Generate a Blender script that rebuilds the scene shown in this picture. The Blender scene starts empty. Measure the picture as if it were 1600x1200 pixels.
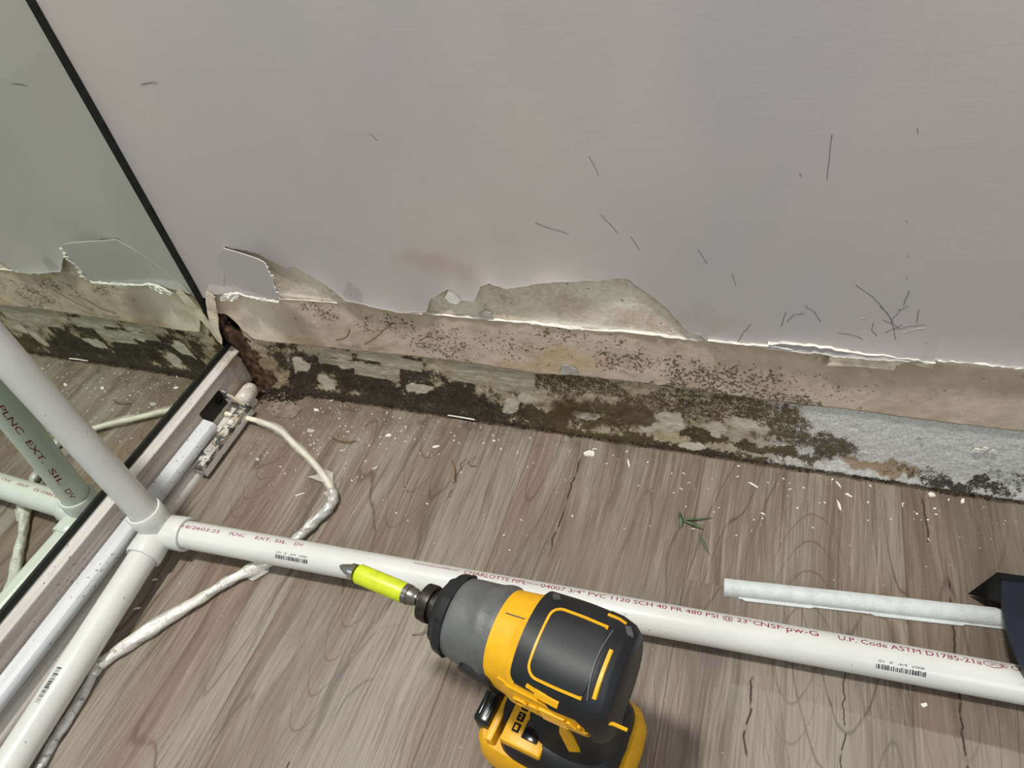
import bpy, bmesh, math, random
import numpy as np
from mathutils import Vector, Matrix
random.seed(7)
PI = math.pi
SC = bpy.context.scene
COL = SC.collection

# ------------------------------------------------------------------ camera
CAM = np.array([0.56921, -0.46682, 0.57])
CM = np.array([[0.94207, 0.30528, -0.13895], [0.12456, -0.70304, -0.70016], [-0.31143, 0.64229, -0.70034]])
FPX = 1120.0
cd = bpy.data.cameras.new('camera'); cam = bpy.data.objects.new('camera', cd); COL.objects.link(cam)
cd.sensor_fit = 'HORIZONTAL'; cd.sensor_width = 36.0; cd.lens = 36.0 * FPX / 1600.0
cd.clip_start = 0.01
rt, dn, fw = [Vector(r) for r in CM]
cam.matrix_world = Matrix(((rt.x, -dn.x, -fw.x, CAM[0]), (rt.y, -dn.y, -fw.y, CAM[1]), (rt.z, -dn.z, -fw.z, CAM[2]), (0, 0, 0, 1)))
SC.camera = cam

# ------------------------------------------------------------------ light
w = bpy.data.worlds.new('world'); SC.world = w; w.use_nodes = True
w.node_tree.nodes['Background'].inputs[0].default_value = (0.86, 0.93, 1.0, 1)
w.node_tree.nodes['Background'].inputs[1].default_value = 0.48


def area_light(name, loc, target, size, energy, color):
    ld = bpy.data.lights.new(name, 'AREA'); ld.shape = 'RECTANGLE'; ld.size = size[0]; ld.size_y = size[1]
    ld.energy = energy; ld.color = color
    o = bpy.data.objects.new(name, ld); COL.objects.link(o)
    o.location = loc
    o.rotation_euler = (Vector(target) - Vector(loc)).to_track_quat('-Z', 'Y').to_euler()
    return o


area_light('ceiling_light', (0.08, -0.44, 2.2), (0.4, -0.1, 0), (0.16, 0.16), 43, (1.0, 0.975, 0.935))
area_light('fill_light', (2.0, -2.2, 1.7), (0.4, 0.0, 0.1), (1.0, 1.2), 17, (0.93, 0.97, 1.0))  # soft fill lamp added from the right to brighten side faces, no window modelled

SC.view_settings.view_transform = 'Standard'
SC.view_settings.look = 'None'
SC.view_settings.exposure = -0.11
SC.view_settings.gamma = 1.0
SC.view_settings.use_curve_mapping = False


# ------------------------------------------------------------------ pixel -> place helpers
def ray(px):
    v = np.array([(px[0] - 800) / FPX, (px[1] - 600) / FPX, 1.0])
    return v @ CM


def onfloor(px, z=0.0):
    d = ray(px); return CAM + (z - CAM[2]) / d[2] * d


def onwall(px, y=0.0):
    d = ray(px); return CAM + (y - CAM[1]) / d[1] * d


def proj(P):
    v = (np.asarray(P) - CAM) @ CM.T
    return np.stack([800 + FPX * v[..., 0] / v[..., 2], 600 + FPX * v[..., 1] / v[..., 2]], -1)


def lin(c):
    return tuple(((x / 255) / 12.92 if x / 255 <= 0.04045 else ((x / 255 + 0.055) / 1.055) ** 2.4) for x in c)


# ------------------------------------------------------------------ numpy noise
def _hash(ix, iy, seed):
    h = (ix.astype(np.int64) * 374761393 + iy.astype(np.int64) * 668265263 + seed * 974711) & 0xffffffff
    h = ((h ^ (h >> 13)) * 1274126177) & 0xffffffff
    return ((h ^ (h >> 16)) & 0xffff) / 65535.0


def vnoise(x, y, seed=0):
    x = np.asarray(x, float); y = np.asarray(y, float)
    ix = np.floor(x); iy = np.floor(y); fx = x - ix; fy = y - iy
    fx = fx * fx * (3 - 2 * fx); fy = fy * fy * (3 - 2 * fy)
    a = _hash(ix, iy, seed); b = _hash(ix + 1, iy, seed); c = _hash(ix, iy + 1, seed); d = _hash(ix + 1, iy + 1, seed)
    return (a * (1 - fx) + b * fx) * (1 - fy) + (c * (1 - fx) + d * fx) * fy


def fbm(x, y, seed=0, octv=4):
    s = 0; a = 0.5; t = 0
    for i in range(octv):
        s = s + a * vnoise(np.asarray(x) * 2 ** i, np.asarray(y) * 2 ** i, seed + i * 17); t += a; a *= 0.5
    return s / t


def smooth(a, b, x):
    t = np.clip((x - a) / (b - a), 0, 1); return t * t * (3 - 2 * t)


# ------------------------------------------------------------------ node helper
class V:
    def __init__(s, nt, sock): s.nt = nt; s.s = sock

    def _m(s, op, o=None, o2=None, clamp=False):
        n = s.nt.nodes.new('ShaderNodeMath'); n.operation = op; n.use_clamp = clamp
        s.nt.links.new(s.s, n.inputs[0])
        for i, q in ((1, o), (2, o2)):
            if q is None: continue
            if isinstance(q, V): s.nt.links.new(q.s, n.inputs[i])
            else: n.inputs[i].default_value = q
        return V(s.nt, n.outputs[0])

    def __add__(s, o): return s._m('ADD', o)
    def __sub__(s, o): return s._m('SUBTRACT', o)
    def __mul__(s, o): return s._m('MULTIPLY', o)
    def __truediv__(s, o): return s._m('DIVIDE', o)
    def abs(s): return s._m('ABSOLUTE')
    def fract(s): return s._m('FRACT')
    def floor(s): return s._m('FLOOR')
    def min(s, o): return s._m('MINIMUM', o)
    def max(s, o): return s._m('MAXIMUM', o)
    def pow(s, o): return s._m('POWER', o)
    def inv(s): return (s * -1.0) + 1.0

    def step(s, a, b):
        n = s.nt.nodes.new('ShaderNodeMapRange'); n.interpolation_type = 'SMOOTHSTEP'
        s.nt.links.new(s.s, n.inputs[0])
        lo, hi, r0, r1 = (a, b, 0, 1) if a < b else (b, a, 1, 0)
        n.inputs[1].default_value = lo; n.inputs[2].default_value = hi
        n.inputs[3].default_value = r0; n.inputs[4].default_value = r1
        return V(s.nt, n.outputs[0])


class Mat:
    def __init__(s, name, rough=0.5, spec=0.5, metal=0.0):
        s.m = bpy.data.materials.new(name); s.m.use_nodes = True; s.nt = s.m.node_tree
        s.b = s.nt.nodes['Principled BSDF']
        s.b.inputs['Roughness'].default_value = rough
        s.b.inputs['Specular IOR Level'].default_value = spec
        s.b.inputs['Metallic'].default_value = metal
        n = s.nt.nodes.new('ShaderNodeTexCoord'); s.co = V(s.nt, n.outputs['Object'])

    def xyz(s):
        n = s.nt.nodes.new('ShaderNodeSeparateXYZ'); s.nt.links.new(s.co.s, n.inputs[0])
        return [V(s.nt, n.outputs[i]) for i in range(3)]

    def vec(s, x, y, z=0.0):
        n = s.nt.nodes.new('ShaderNodeCombineXYZ')
        for i, q in enumerate((x, y, z)):
            if isinstance(q, V): s.nt.links.new(q.s, n.inputs[i])
            else: n.inputs[i].default_value = q
        return V(s.nt, n.outputs[0])

    def noise(s, scale, detail=2, rough=0.5, vec=None, dist=0.0):
        n = s.nt.nodes.new('ShaderNodeTexNoise')
        s.nt.links.new((vec or s.co).s, n.inputs['Vector'])
        n.inputs['Scale'].default_value = scale; n.inputs['Detail'].default_value = detail
        n.inputs['Roughness'].default_value = rough; n.inputs['Distortion'].default_value = dist
        return V(s.nt, n.outputs['Fac'])

    def attr(s, name):
        n = s.nt.nodes.new('ShaderNodeAttribute'); n.attribute_name = name
        q = s.nt.nodes.new('ShaderNodeSeparateColor'); s.nt.links.new(n.outputs['Color'], q.inputs[0])
        return [V(s.nt, q.outputs[i]) for i in range(3)]

    def rgb(s, c):
        n = s.nt.nodes.new('ShaderNodeRGB'); n.outputs[0].default_value = (*lin(c), 1); return V(s.nt, n.outputs[0])

    def mix(s, a, b, f):
        n = s.nt.nodes.new('ShaderNodeMix'); n.data_type = 'RGBA'
        for q, i in ((a, 6), (b, 7)):
            if isinstance(q, tuple): n.inputs[i].default_value = (*lin(q), 1)
            else: s.nt.links.new(q.s, n.inputs[i])
        if isinstance(f, V): s.nt.links.new(f.s, n.inputs[0])
        else: n.inputs[0].default_value = f
        return V(s.nt, n.outputs[2])

    def mul(s, a, f):
        n = s.nt.nodes.new('ShaderNodeVectorMath'); n.operation = 'SCALE'
        s.nt.links.new(a.s, n.inputs[0]); s.nt.links.new(f.s, n.inputs['Scale']); return V(s.nt, n.outputs[0])

    def color(s, c):
        if isinstance(c, tuple): s.b.inputs['Base Color'].default_value = (*lin(c), 1)
        else: s.nt.links.new(c.s, s.b.inputs['Base Color'])
        return s

    def bump(s, h, dist=0.001, strength=1.0):
        n = s.nt.nodes.new('ShaderNodeBump'); n.inputs['Strength'].default_value = strength
        n.inputs['Distance'].default_value = dist
        s.nt.links.new(h.s, n.inputs['Height']); s.nt.links.new(n.outputs[0], s.b.inputs['Normal']); return s

    def rough(s, v): s.nt.links.new(v.s, s.b.inputs['Roughness']); return s


# ------------------------------------------------------------------ materials
def m_plain(name, c, rough=0.5, spec=0.5, metal=0.0, var=0.08, scale=60, bump=0.0):
    m = Mat(name, rough, spec, metal)
    n = m.noise(scale, 4)
    c2 = tuple(max(0, x * (1 - var * 2)) for x in c)
    m.color(m.mix(c, c2, n.step(0.35, 0.75)))
    if bump: m.bump(m.noise(scale * 6, 4), bump)
    return m


CATH = ((0.638, -0.09, 1.0, 62.0, 0.030, -0.165, -0.045, 0.042), (0.628, -0.25, -1.0, 110.0, 0.030, -0.28, -0.19, 0.024),
        (0.258, -0.14, -1.0, 110.0, 0.044, -0.160, -0.03, 0.032), (0.262, -0.31, -1.0, 120.0, 0.030, -0.36, -0.23, 0.026), (0.09, -0.15, -1.0, 80.0, 0.024, -0.18, -0.10, 0.02))


def floor_mat():
    m = Mat('laminate_wood', 0.42, 0.35)
    x, y, z = m.xyz()
    W = 0.173
    p = (x - 0.019) / W
    idx = p.floor(); fr = p.fract()
    # short boards: plank right of x=.711 ends at y=-.222
    sh = (idx * 0.37).fract() * 1.3
    yy = (y + sh) / 1.21
    seg = yy.floor()
    sx = idx * 3.71 + seg * 1.93
    warp = m.noise(1.0, 2, 0.5, m.vec(x * 9 + sx, y * 3.5 + sx * 1.7))
    base = m.noise(1.0, 2, 0.45, m.vec(x * 6.0 + sx * 5.1, y * 1.15 + sx * 2.3), 0.15)
    g = (base * 26.0 + m.noise(1.0, 2, 0.5, m.vec(x * 60, y * 9)) * 0.35).fract()
    line = (g - 0.5).abs().step(0.06, 0.0) * m.noise(1, 2, 0.5, m.vec(x * 14 + 3, y * 6)).step(0.40, 0.60)
    fine = m.noise(1.0, 6, 0.7, m.vec(x * 560 + warp * 6, y * 14))
    streak = m.noise(1.0, 4, 0.6, m.vec(x * 55 + warp * 5, y * 3.0 + sx))
    broad = m.noise(1.0, 2, 0.5, m.vec(x * 14 + sx * 2, y * 2.0))
    tone = m.noise(1.0, 1, 0.5, m.vec(x * 4 + 4.4, y * 4.0))
    c = m.mix((145, 136, 122), (118, 104, 91), broad.step(0.36, 0.66))
    c = m.mix(c, (90, 77, 64), streak.step(0.52, 0.70) * 0.85)
    c = m.mix(c, (166, 159, 150), streak.step(0.46, 0.24) * 0.55)
    c = m.mix(c, (98, 85, 75), fine.step(0.50, 0.62) * 0.60)
    c = m.mix(c, (161, 151, 139), fine.step(0.48, 0.36) * 0.42)
    c = m.mix(c, (78, 65, 57), line * 0.75)
    c = m.mix(c, (141, 136, 130), tone.step(0.5, 0.7) * 0.3)
    warm = m.noise(1.0, 3, 0.6, m.vec(x * 16 + 9, y * 1.6 + sx))
    c = m.mix(c, (125, 99, 78), warm.step(0.48, 0.70) * 0.42)
    fi2 = m.noise(1.0, 5, 0.65, m.vec(x * 230 + warp * 9, y * 4.5 + sx))
    c = m.mix(c, (100, 84, 71), fi2.step(0.54, 0.64) * 0.5)
    c = m.mix(c, (169, 159, 145), fi2.step(0.44, 0.34) * 0.35)
    # nested growth arches printed on the boards
    arch = None
    wv = m.noise(22, 2, 0.5)
    for cx, cy, sg, k, sp_, y0, y1, wd in CATH:
        dx = x - cx
        u = (y - cy) * sg + dx * dx * k + wv * 0.016
        ln = ((u / sp_).fract() - 0.5).abs().step(0.055, 0.015) * dx.abs().step(wd, wd * 0.6) * y.step(y0 - .01, y0 + .01) * y.step(y1 + .01, y1 - .01)
        arch = ln if arch is None else arch.max(ln)
    c = m.mix(c, (97, 77, 63), arch * 0.55)
    # seams between boards
    seam = fr.min(fr.inv()).step(0.006, 0.0)
    c = m.mix(c, (75, 64, 56), seam * 0.45)
    # darker board right of the last seam, ending at y = -.222
    bd = x.step(0.7095, 0.7105) * y.step(-0.2225, -0.2215)
    c = m.mix(c, (90, 77, 65), bd * (streak.step(0.3, 0.6) * 0.35 + 0.25))
    c = m.mix(c, (163, 157, 147), x.step(0.584, 0.585) * y.step(-0.2225, -0.2235) * x.step(0.80, 0.79) * 0.2)
    # printed splits in the wood pattern
    wob = m.noise(1, 3, 0.6, m.vec(0.0, y * 26)) - 0.5
    crack = None
    for cx, k, y0, y1, wd in ((0.4175, 0.014, -0.155, -0.030, 0.0011), (0.729, 0.012, -0.075, -0.01, 0.0009), (0.742, 0.016, -0.33, -0.09, 0.0010), (0.60, 0.02, -0.30, -0.21, 0.0011), (0.27, 0.02, -0.46, -0.36, 0.0010), (0.30, 0.03, -0.12, -0.05, 0.0007), (0.665, 0.02, -0.30, -0.17, 0.0007)):
        t = ((x + wob * k) - cx).abs().step(wd, wd * 0.3) * y.step(y0, y0 + 0.02) * y.step(y1, y1 - 0.01)
        t = t * m.noise(1, 2, 0.5, m.vec(x * 3, y * 70)).step(0.34, 0.46)
        crack = t if crack is None else crack.max(t)
    c = m.mix(c, (46, 35, 29), crack * 0.9)
    # plaster dust and damp grime, thick near the wet wall corner
    d = ((x - 0.06).abs() * 3.0 + (y + 0.02).abs() * 6.5).inv()
    dust = (d + m.noise(30, 4) * 1.2 - 0.9).step(0.0, 0.9)
    c = m.mix(c, (157, 145, 127), dust * 0.5)
    gr = (d + m.noise(60, 5, 0.7) * 1.5 - 0.95).step(0.0, 0.7)
    c = m.mix(c, (94, 77, 57), gr * 0.55)
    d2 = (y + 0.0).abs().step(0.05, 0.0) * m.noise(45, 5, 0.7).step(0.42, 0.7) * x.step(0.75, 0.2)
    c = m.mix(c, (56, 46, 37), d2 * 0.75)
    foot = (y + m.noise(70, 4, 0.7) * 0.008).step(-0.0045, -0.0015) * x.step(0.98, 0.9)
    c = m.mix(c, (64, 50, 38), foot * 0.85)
    spk = m.noise(420, 2, 0.6).step(0.71, 0.74) * m.noise(14, 3).step(0.42, 0.62)
    c = m.mix(c, (222, 214, 202), spk * 0.8)
    m.color(c)
    m.rough(fine * 0.25 + 0.33)
    m.bump(fine * 0.7 + streak * 0.3 - crack * 2.0 - seam * 1.5, 0.0005, 0.5)
    return m


def paint_mat():
    m = Mat('lilac_grey_wall_paint', 0.55, 0.35)
    x, y, z = m.xyz()
    e = m.attr('mask')
    n1 = m.noise(3.2, 2); n2 = m.noise(6.0, 2, 0.5, m.vec(x + 7, z * 0.6))
    c = m.mix((188, 179, 174), (179, 173, 170), n1.step(0.35, 0.65))
    c = m.mix(c, (171, 168, 172), n2.step(0.5, 0.7) * 0.5)
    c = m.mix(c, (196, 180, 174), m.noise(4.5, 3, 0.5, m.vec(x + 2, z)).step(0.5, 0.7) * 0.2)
    c = m.mix(c, (172, 150, 128), e[1] * 0.42)
    sc = m.noise(260, 3, 0.7).step(0.60, 0.72)
    c = m.mix(c, (112, 106, 108), e[2] * (sc * 0.7 + 0.3))
    c = m.mix(c, (228, 222, 212), e[0])
    m.color(c)
    br = m.noise(1.0, 4, 0.6, m.vec(x * 40, z * 520, y * 100))
    m.bump(br * 0.5 + m.noise(60, 3) * 0.8, 0.0004, 0.35)
    return m


def plaster_mat():
    m = Mat('bare_wall_board', 0.8, 0.2)
    x, y, z = m.xyz()
    a = m.attr('mask')      # r dark specks, g pale plaster, b orange stain
    n = m.noise(24, 5, 0.6)
    c = m.mix((206, 189, 167), (184, 167, 145), n.step(0.38, 0.66))
    c = m.mix(c, (236, 224, 200), x.step(0.12, 0.05) * 0.9)
    c = m.mix(c, (228, 220, 202), a[1] * n.step(0.75, 0.3))
    wh = m.noise(1, 5, 0.75, m.vec(x * 170, z * 330)).step(0.50, 0.62)
    c = m.mix(c, (238, 234, 226), wh * a[1] * 0.7)
    c = m.mix(c, (196, 164, 126), a[2] * 0.6)
    f1 = m.noise(340, 3, 0.6); f2 = m.noise(760, 2); f3 = m.noise(70, 2)
    sp = (a[0] * 0.42 + 0.10 - ((f1 * 0.55 + f2 * 0.25 + f3 * 0.2) - 0.5) * 2.6 - 0.40).step(-0.05, 0.14)
    c = m.mix(c, (84, 74, 61), sp * 0.85)
    m.color(c)
    m.bump(m.noise(160, 5, 0.7) + sp * 0.5, 0.0007, 0.6)
    return m


def mould_mat():
    m = Mat('mouldy_wall_base', 0.85, 0.2)
    x, y, z = m.xyz()
    a = m.attr('mask')      # r mould density, g olive, b pale patch
    k = m.attr('mask2')     # r smooth smear, g brown stain, b right part
    n = m.noise(60, 5, 0.6)
    c = m.mix((190, 178, 150), (160, 146, 118), n.step(0.35, 0.65))
    fr = m.noise(420, 4, 0.6)
    cg = m.mix((228, 227, 222), (197, 195, 189), fr.step(0.35, 0.65))
    c = m.mix(c, cg, k[2])
    c = m.mix(c, (203, 195, 179), a[2] * 0.85)
    st = m.noise(1, 3, 0.5, m.vec(x * 30, z * 300))
    c = m.mix(c, m.mix((184, 177, 160), (158, 150, 134), st.step(0.4, 0.6)), k[0] * 0.9)
    c = m.mix(c, m.mix(m.mix((132, 106, 80), (78, 62, 36), x.step(0.15, 0.25)), (158, 134, 98), x.step(0.60, 0.64)), k[1] * 0.85)
    f = m.noise(210, 5, 0.7) * 0.45 + m.noise(800, 2, 0.5) * 0.35 + m.noise(55, 3, 0.6) * 0.2
    sp = (a[0] * 0.80 + 0.06 - ((f - 0.5) * 2.9 + 0.5)).step(-0.08, 0.20)
    dark = m.mix(m.mix((34, 28, 22), (62, 52, 40), m.noise(500, 3).step(0.45, 0.65)), (88, 74, 38), a[1] * 0.8)
    c = m.mix(c, dark, sp * 0.93)
    fz = m.noise(650, 4, 0.7).step(0.62, 0.72) * a[0]
    c = m.mix(c, (150, 142, 122), fz * 0.4)
    m.color(c)
    m.bump(m.noise(300, 5, 0.7) * 1.0 + sp * 0.8 + fr * 0.6, 0.0010, 0.7)
    return m


def mirror_mat():
    m = Mat('silvered_mirror', 0.02, 0.5, 1.0)
    m.color(m.mix((231, 240, 230), (224, 233, 222), m.noise(9, 3).step(0.4, 0.7)))
    return m


def pvc_mat():
    m = Mat('white_pvc', 0.24, 0.5)
    c = m.mix((219, 219, 213), (211, 211, 205), m.noise(14, 3).step(0.4, 0.7))
    sp = m.noise(230, 2).step(0.735, 0.75)
    c = m.mix(c, (120, 112, 104), sp * 0.6)
    sc = m.noise(1, 2, 0.4, None, 1.5)
    m.color(c); m.bump(m.noise(30, 3), 0.0003, 0.3)
    return m


def dirty_metal():
    m = Mat('dirty_painted_steel', 0.6, 0.4)
    n = m.noise(90, 6, 0.75); n2 = m.noise(260, 4, 0.7); n3 = m.noise(45, 3)
    c = m.mix((196, 184, 160), (214, 208, 196), n3.step(0.4, 0.6))
    c = m.mix(c, (74, 76, 76), n.step(0.475, 0.54))
    c = m.mix(c, (150, 118, 76), m.noise(80, 3).step(0.60, 0.70) * 0.7)
    c = m.mix(c, (34, 33, 32), n2.step(0.60, 0.68) * 0.8)
    m.color(c); m.bump(n + n2 * 0.4, 0.0016, 0.8)
    return m


def track_mat(name, c, c2, rough=0.35):
    m = Mat(name, rough, 0.5)
    x, y, z = m.xyz()
    st = m.noise(1, 4, 0.6, m.vec(x * 240, y * 7, z * 240))
    c_ = m.mix(c, c2, st.step(0.35, 0.7))
    sp = m.noise(330, 2).step(0.66, 0.70) * m.noise(22, 2).step(0.42, 0.6)
    c_ = m.mix(c_, (70, 58, 46), sp * 0.85)
    rust = y.step(-0.05, -0.012) * m.noise(70, 4).step(0.35, 0.6)
    c_ = m.mix(c_, (128, 88, 52), rust * 0.55)
    m.color(c_); return m


def clear_wrap():
    m = Mat('clear_plastic_wrap', 0.12, 0.6)
    m.color((242, 240, 230))
    m.b.inputs['Alpha'].default_value = 0.28
    m.bump(m.noise(1, 4, 0.6, m.vec(*[q * k for q, k in zip(m.xyz(), (120, 120, 120))])), 0.003, 0.9)
    return m


def foil_mat(name='crinkled_silvery_wrap', c1=(232, 229, 217), c2=(176, 170, 154)):
    m = Mat(name, 0.3, 0.6, 0.3)
    n = m.noise(130, 4, 0.55, None, 0.8)
    m.color(m.mix(c1, c2, n.step(0.52, 0.72)))
    m.bump(n, 0.0022, 0.7)
    return m


MT = {}
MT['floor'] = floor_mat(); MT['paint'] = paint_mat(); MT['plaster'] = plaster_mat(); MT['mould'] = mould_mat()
MT['mirror'] = mirror_mat(); MT['pvc'] = pvc_mat(); MT['dirty'] = dirty_metal()
MT['seal'] = m_plain('black_rubber_seal', (24, 27, 25), 0.5, 0.4, var=0.2, scale=200, bump=0.0004)
MT['track'] = track_mat('aged_white_track', (210, 200, 188), (184, 170, 156))
MT['bar2'] = track_mat('warm_white_track', (226, 221, 212), (206, 199, 189))
MT['trackgroove'] = track_mat('grimy_track_groove', (166, 152, 140), (140, 124, 112), 0.4)
MT['bar'] = track_mat('white_plastic_channel', (216, 218, 219), (204, 205, 206))
MT['redink'] = m_plain('red_ink', (148, 18, 44), 0.5, 0.3)
MT['blackink'] = m_plain('black_ink', (32, 34, 48), 0.5, 0.3)
MT['yellow'] = m_plain('yellow_tool_plastic', (238, 176, 24), 0.42, 0.45, var=0.04, scale=90, bump=0.00015)
MT['black'] = m_plain('black_rubber_overmould', (27, 28, 31), 0.5, 0.5, var=0.2, scale=60, bump=0.00005)
MT['blackgloss'] = m_plain('black_gloss_plastic', (20, 20, 22), 0.18, 0.5)
MT['blackline'] = m_plain('worn_grey_rubber_edge', (88, 88, 90), 0.5, 0.4)
MT['grey'] = m_plain('grey_nose_casting', (100, 101, 100), 0.48, 0.45, var=0.12, scale=50, bump=0.0003)
MT['chrome'] = m_plain('polished_steel', (205, 202, 198), 0.18, 0.5, 1.0)
MT['darksteel'] = m_plain('dark_steel', (140, 134, 128), 0.28, 0.5, 0.9)
MT['collet'] = m_plain('blackened_steel_collet', (52, 45, 38), 0.4, 0.5, 0.4, var=0.2, scale=300)
MT['lime'] = m_plain('lime_sleeve', (205, 218, 42), 0.35, 0.45, var=0.05, scale=160)
MT['chip'] = m_plain('white_paint_flake', (236, 230, 216), 0.7, 0.3)
MT['greychip'] = m_plain('grey_plaster_lump', (186, 182, 174), 0.85, 0.2, bump=0.001)
MT['skin'] = m_plain('grimy_plaster_skin', (142, 128, 110), 0.8, 0.2, var=0.12, scale=90, bump=0.0006)
MT['twig'] = m_plain('brown_fibre', (128, 98, 66), 0.8, 0.2)
MT['paper'] = m_plain('torn_backing_paper', (232, 218, 192), 0.8, 0.2, var=0.1, scale=90, bump=0.0006)
MT['torn'] = m_plain('torn_white_edge', (236, 232, 222), 0.8, 0.2, var=0.04, bump=0.0008)
MT['rot'] = m_plain('rotten_brown_plaster', (118, 92, 72), 0.9, 0.2, var=0.32, scale=90, bump=0.004)
MT['dirt'] = m_plain('dark_damp_dirt', (84, 72, 58), 0.95, 0.1, var=0.35, scale=260, bump=0.002)
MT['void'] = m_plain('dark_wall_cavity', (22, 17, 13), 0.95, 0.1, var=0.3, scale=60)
MT['cable'] = m_plain('off_white_cable', (240, 232, 210), 0.4, 0.4, var=0.06, scale=80)
MT['foil'] = foil_mat()
MT['foilgrey'] = foil_mat('grey_smeared_wrap', (212, 211, 206), (112, 112, 112))
MT['wrap'] = clear_wrap()
MT['trim'] = m_plain('chipped_white_gloss_paint', (212, 215, 214), 0.38, 0.45, var=0.03, scale=120, bump=0.0005)
MT['navy'] = m_plain('navy_sheet', (20, 27, 42), 0.45, 0.4, var=0.1, scale=30)
MT['blackcase'] = m_plain('black_plastic_sheet', (16, 16, 18), 0.3, 0.5)
MT['grass'] = m_plain('green_leaf', (104, 124, 88), 0.6, 0.3, var=0.15, scale=200)
MT['scratch'] = m_plain('grey_scuff', (118, 114, 118), 0.8, 0.2)
MT['scratchpale'] = m_plain('bare_paint_nick', (214, 208, 200), 0.8, 0.2)


# ------------------------------------------------------------------ object helpers
def link(name, me, mat=None, parent=None, smoothf=False):
    o = bpy.data.objects.new(name, me); COL.objects.link(o)
    if mat:
        for mm in (mat if isinstance(mat, list) else [mat]): me.materials.append(MT[mm].m)
    if parent: o.parent = parent
    if smoothf:
        for p in me.polygons: p.use_smooth = True
    return o


def bobj(name, bm, mat, parent=None, sm=False, auto=None):
    me = bpy.data.meshes.new(name)
    bmesh.ops.recalc_face_normals(bm, faces=bm.faces)
    if auto is not None:
        for e in bm.edges:
            if len(e.link_faces) == 2 and e.calc_face_angle(0) > math.radians(auto): e.smooth = False
    bm.to_mesh(me); bm.free()
    return link(name, me, mat, parent, sm)


def tag(o, label=None, cat=None, group=None, kind=None):
    if label: o['label'] = label
    if cat: o['category'] = cat
    if group: o['group'] = group
    if kind: o['kind'] = kind
    return o


def empty(name, loc=(0, 0, 0), rz=0.0):
    o = bpy.data.objects.new(name, None); COL.objects.link(o); o.location = loc; o.rotation_euler = (0, 0, rz)
    o.empty_display_size = 0.02
    return o


def put(o, parent):
    """parent while keeping the mesh's world coordinates"""
    o.parent = parent
    o.matrix_parent_inverse = (Matrix.Translation(parent.location) @ parent.rotation_euler.to_matrix().to_4x4()).inverted()
    return o


def box(bm, x0, x1, y0, y1, z0, z1, bev=0.0):
    vs = [bm.verts.new((x, y, z)) for x in (x0, x1) for y in (y0, y1) for z in (z0, z1)]
    fs = [(0, 1, 3, 2), (4, 6, 7, 5), (0, 4, 5, 1), (2, 3, 7, 6), (0, 2, 6, 4), (1, 5, 7, 3)]
    F = [bm.faces.new([vs[i] for i in f]) for f in fs]
    if bev:
        es = list({e for f in F for e in f.edges})
        bmesh.ops.bevel(bm, geom=es, offset=bev, segments=2, affect='EDGES', profile=0.5)
    return vs


def frame_of(d):
    d = Vector(d).normalized()
    a = Vector((0, 0, 1)) if abs(d.z) < 0.9 else Vector((0, 1, 0))
    u = d.cross(a).normalized(); v = u.cross(d).normalized()
    return d, u, v


def lathe(bm, p0, d, prof, seg=48, cap=True):
    """prof: list of (s, r)"""
    d, u, v = frame_of(d); p0 = Vector(p0); rings = []
    for s, r in prof:
        rings.append([bm.verts.new(p0 + d * s + (u * math.cos(2 * PI * i / seg) + v * math.sin(2 * PI * i / seg)) * r) for i in range(seg)])
    for a, b in zip(rings, rings[1:]):
        for i in range(seg):
            j = (i + 1) % seg; bm.faces.new((a[i], a[j], b[j], b[i]))
    if cap:
        bm.faces.new(rings[0][::-1]); bm.faces.new(rings[-1])
    return rings


def tube(bm, pts, rad, seg=16, cap=True, noise=0.0, twist=0):
    pts = [Vector(p) for p in pts]; rings = []
    up = Vector((0, 0, 1)); n = len(pts)
    for i, p in enumerate(pts):
        t = (pts[min(i + 1, n - 1)] - pts[max(i - 1, 0)]).normalized()
        u = t.cross(up).normalized(); v = u.cross(t).normalized()
        r = rad(i / (n - 1)) if callable(rad) else rad
        ring = []
        for k in range(seg):
            a = 2 * PI * k / seg
            rr = r * (1 + noise * (float(vnoise(i * 0.35 + k * 0.6, k * 0.8 + 9 + math.sin(a) * 2, 3)) - 0.5))
            ring.append(bm.verts.new(p + (u * math.cos(a) + v * math.sin(a)) * rr))
        rings.append(ring)
    for a, b in zip(rings, rings[1:]):
        for i in range(seg):
            j = (i + 1) % seg; bm.faces.new((a[i], a[j], b[j], b[i]))
    if cap: bm.faces.new(rings[0][::-1]); bm.faces.new(rings[-1])


def smooth_path(pts, n=10):
    pts = [Vector(p) for p in pts]; out = []
    P = [pts[0] * 2 - pts[1]] + pts + [pts[-1] * 2 - pts[-2]]
    for i in range(1, len(P) - 2):
        for k in range(n):
            t = k / n; a, b, c, d = P[i - 1], P[i], P[i + 1], P[i + 2]
            out.append(0.5 * ((2 * b) + (c - a) * t + (2 * a - 5 * b + 4 * c - d) * t * t + (3 * b - a - 3 * c + d) * t ** 3))
    out.append(pts[-1]); return out


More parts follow.
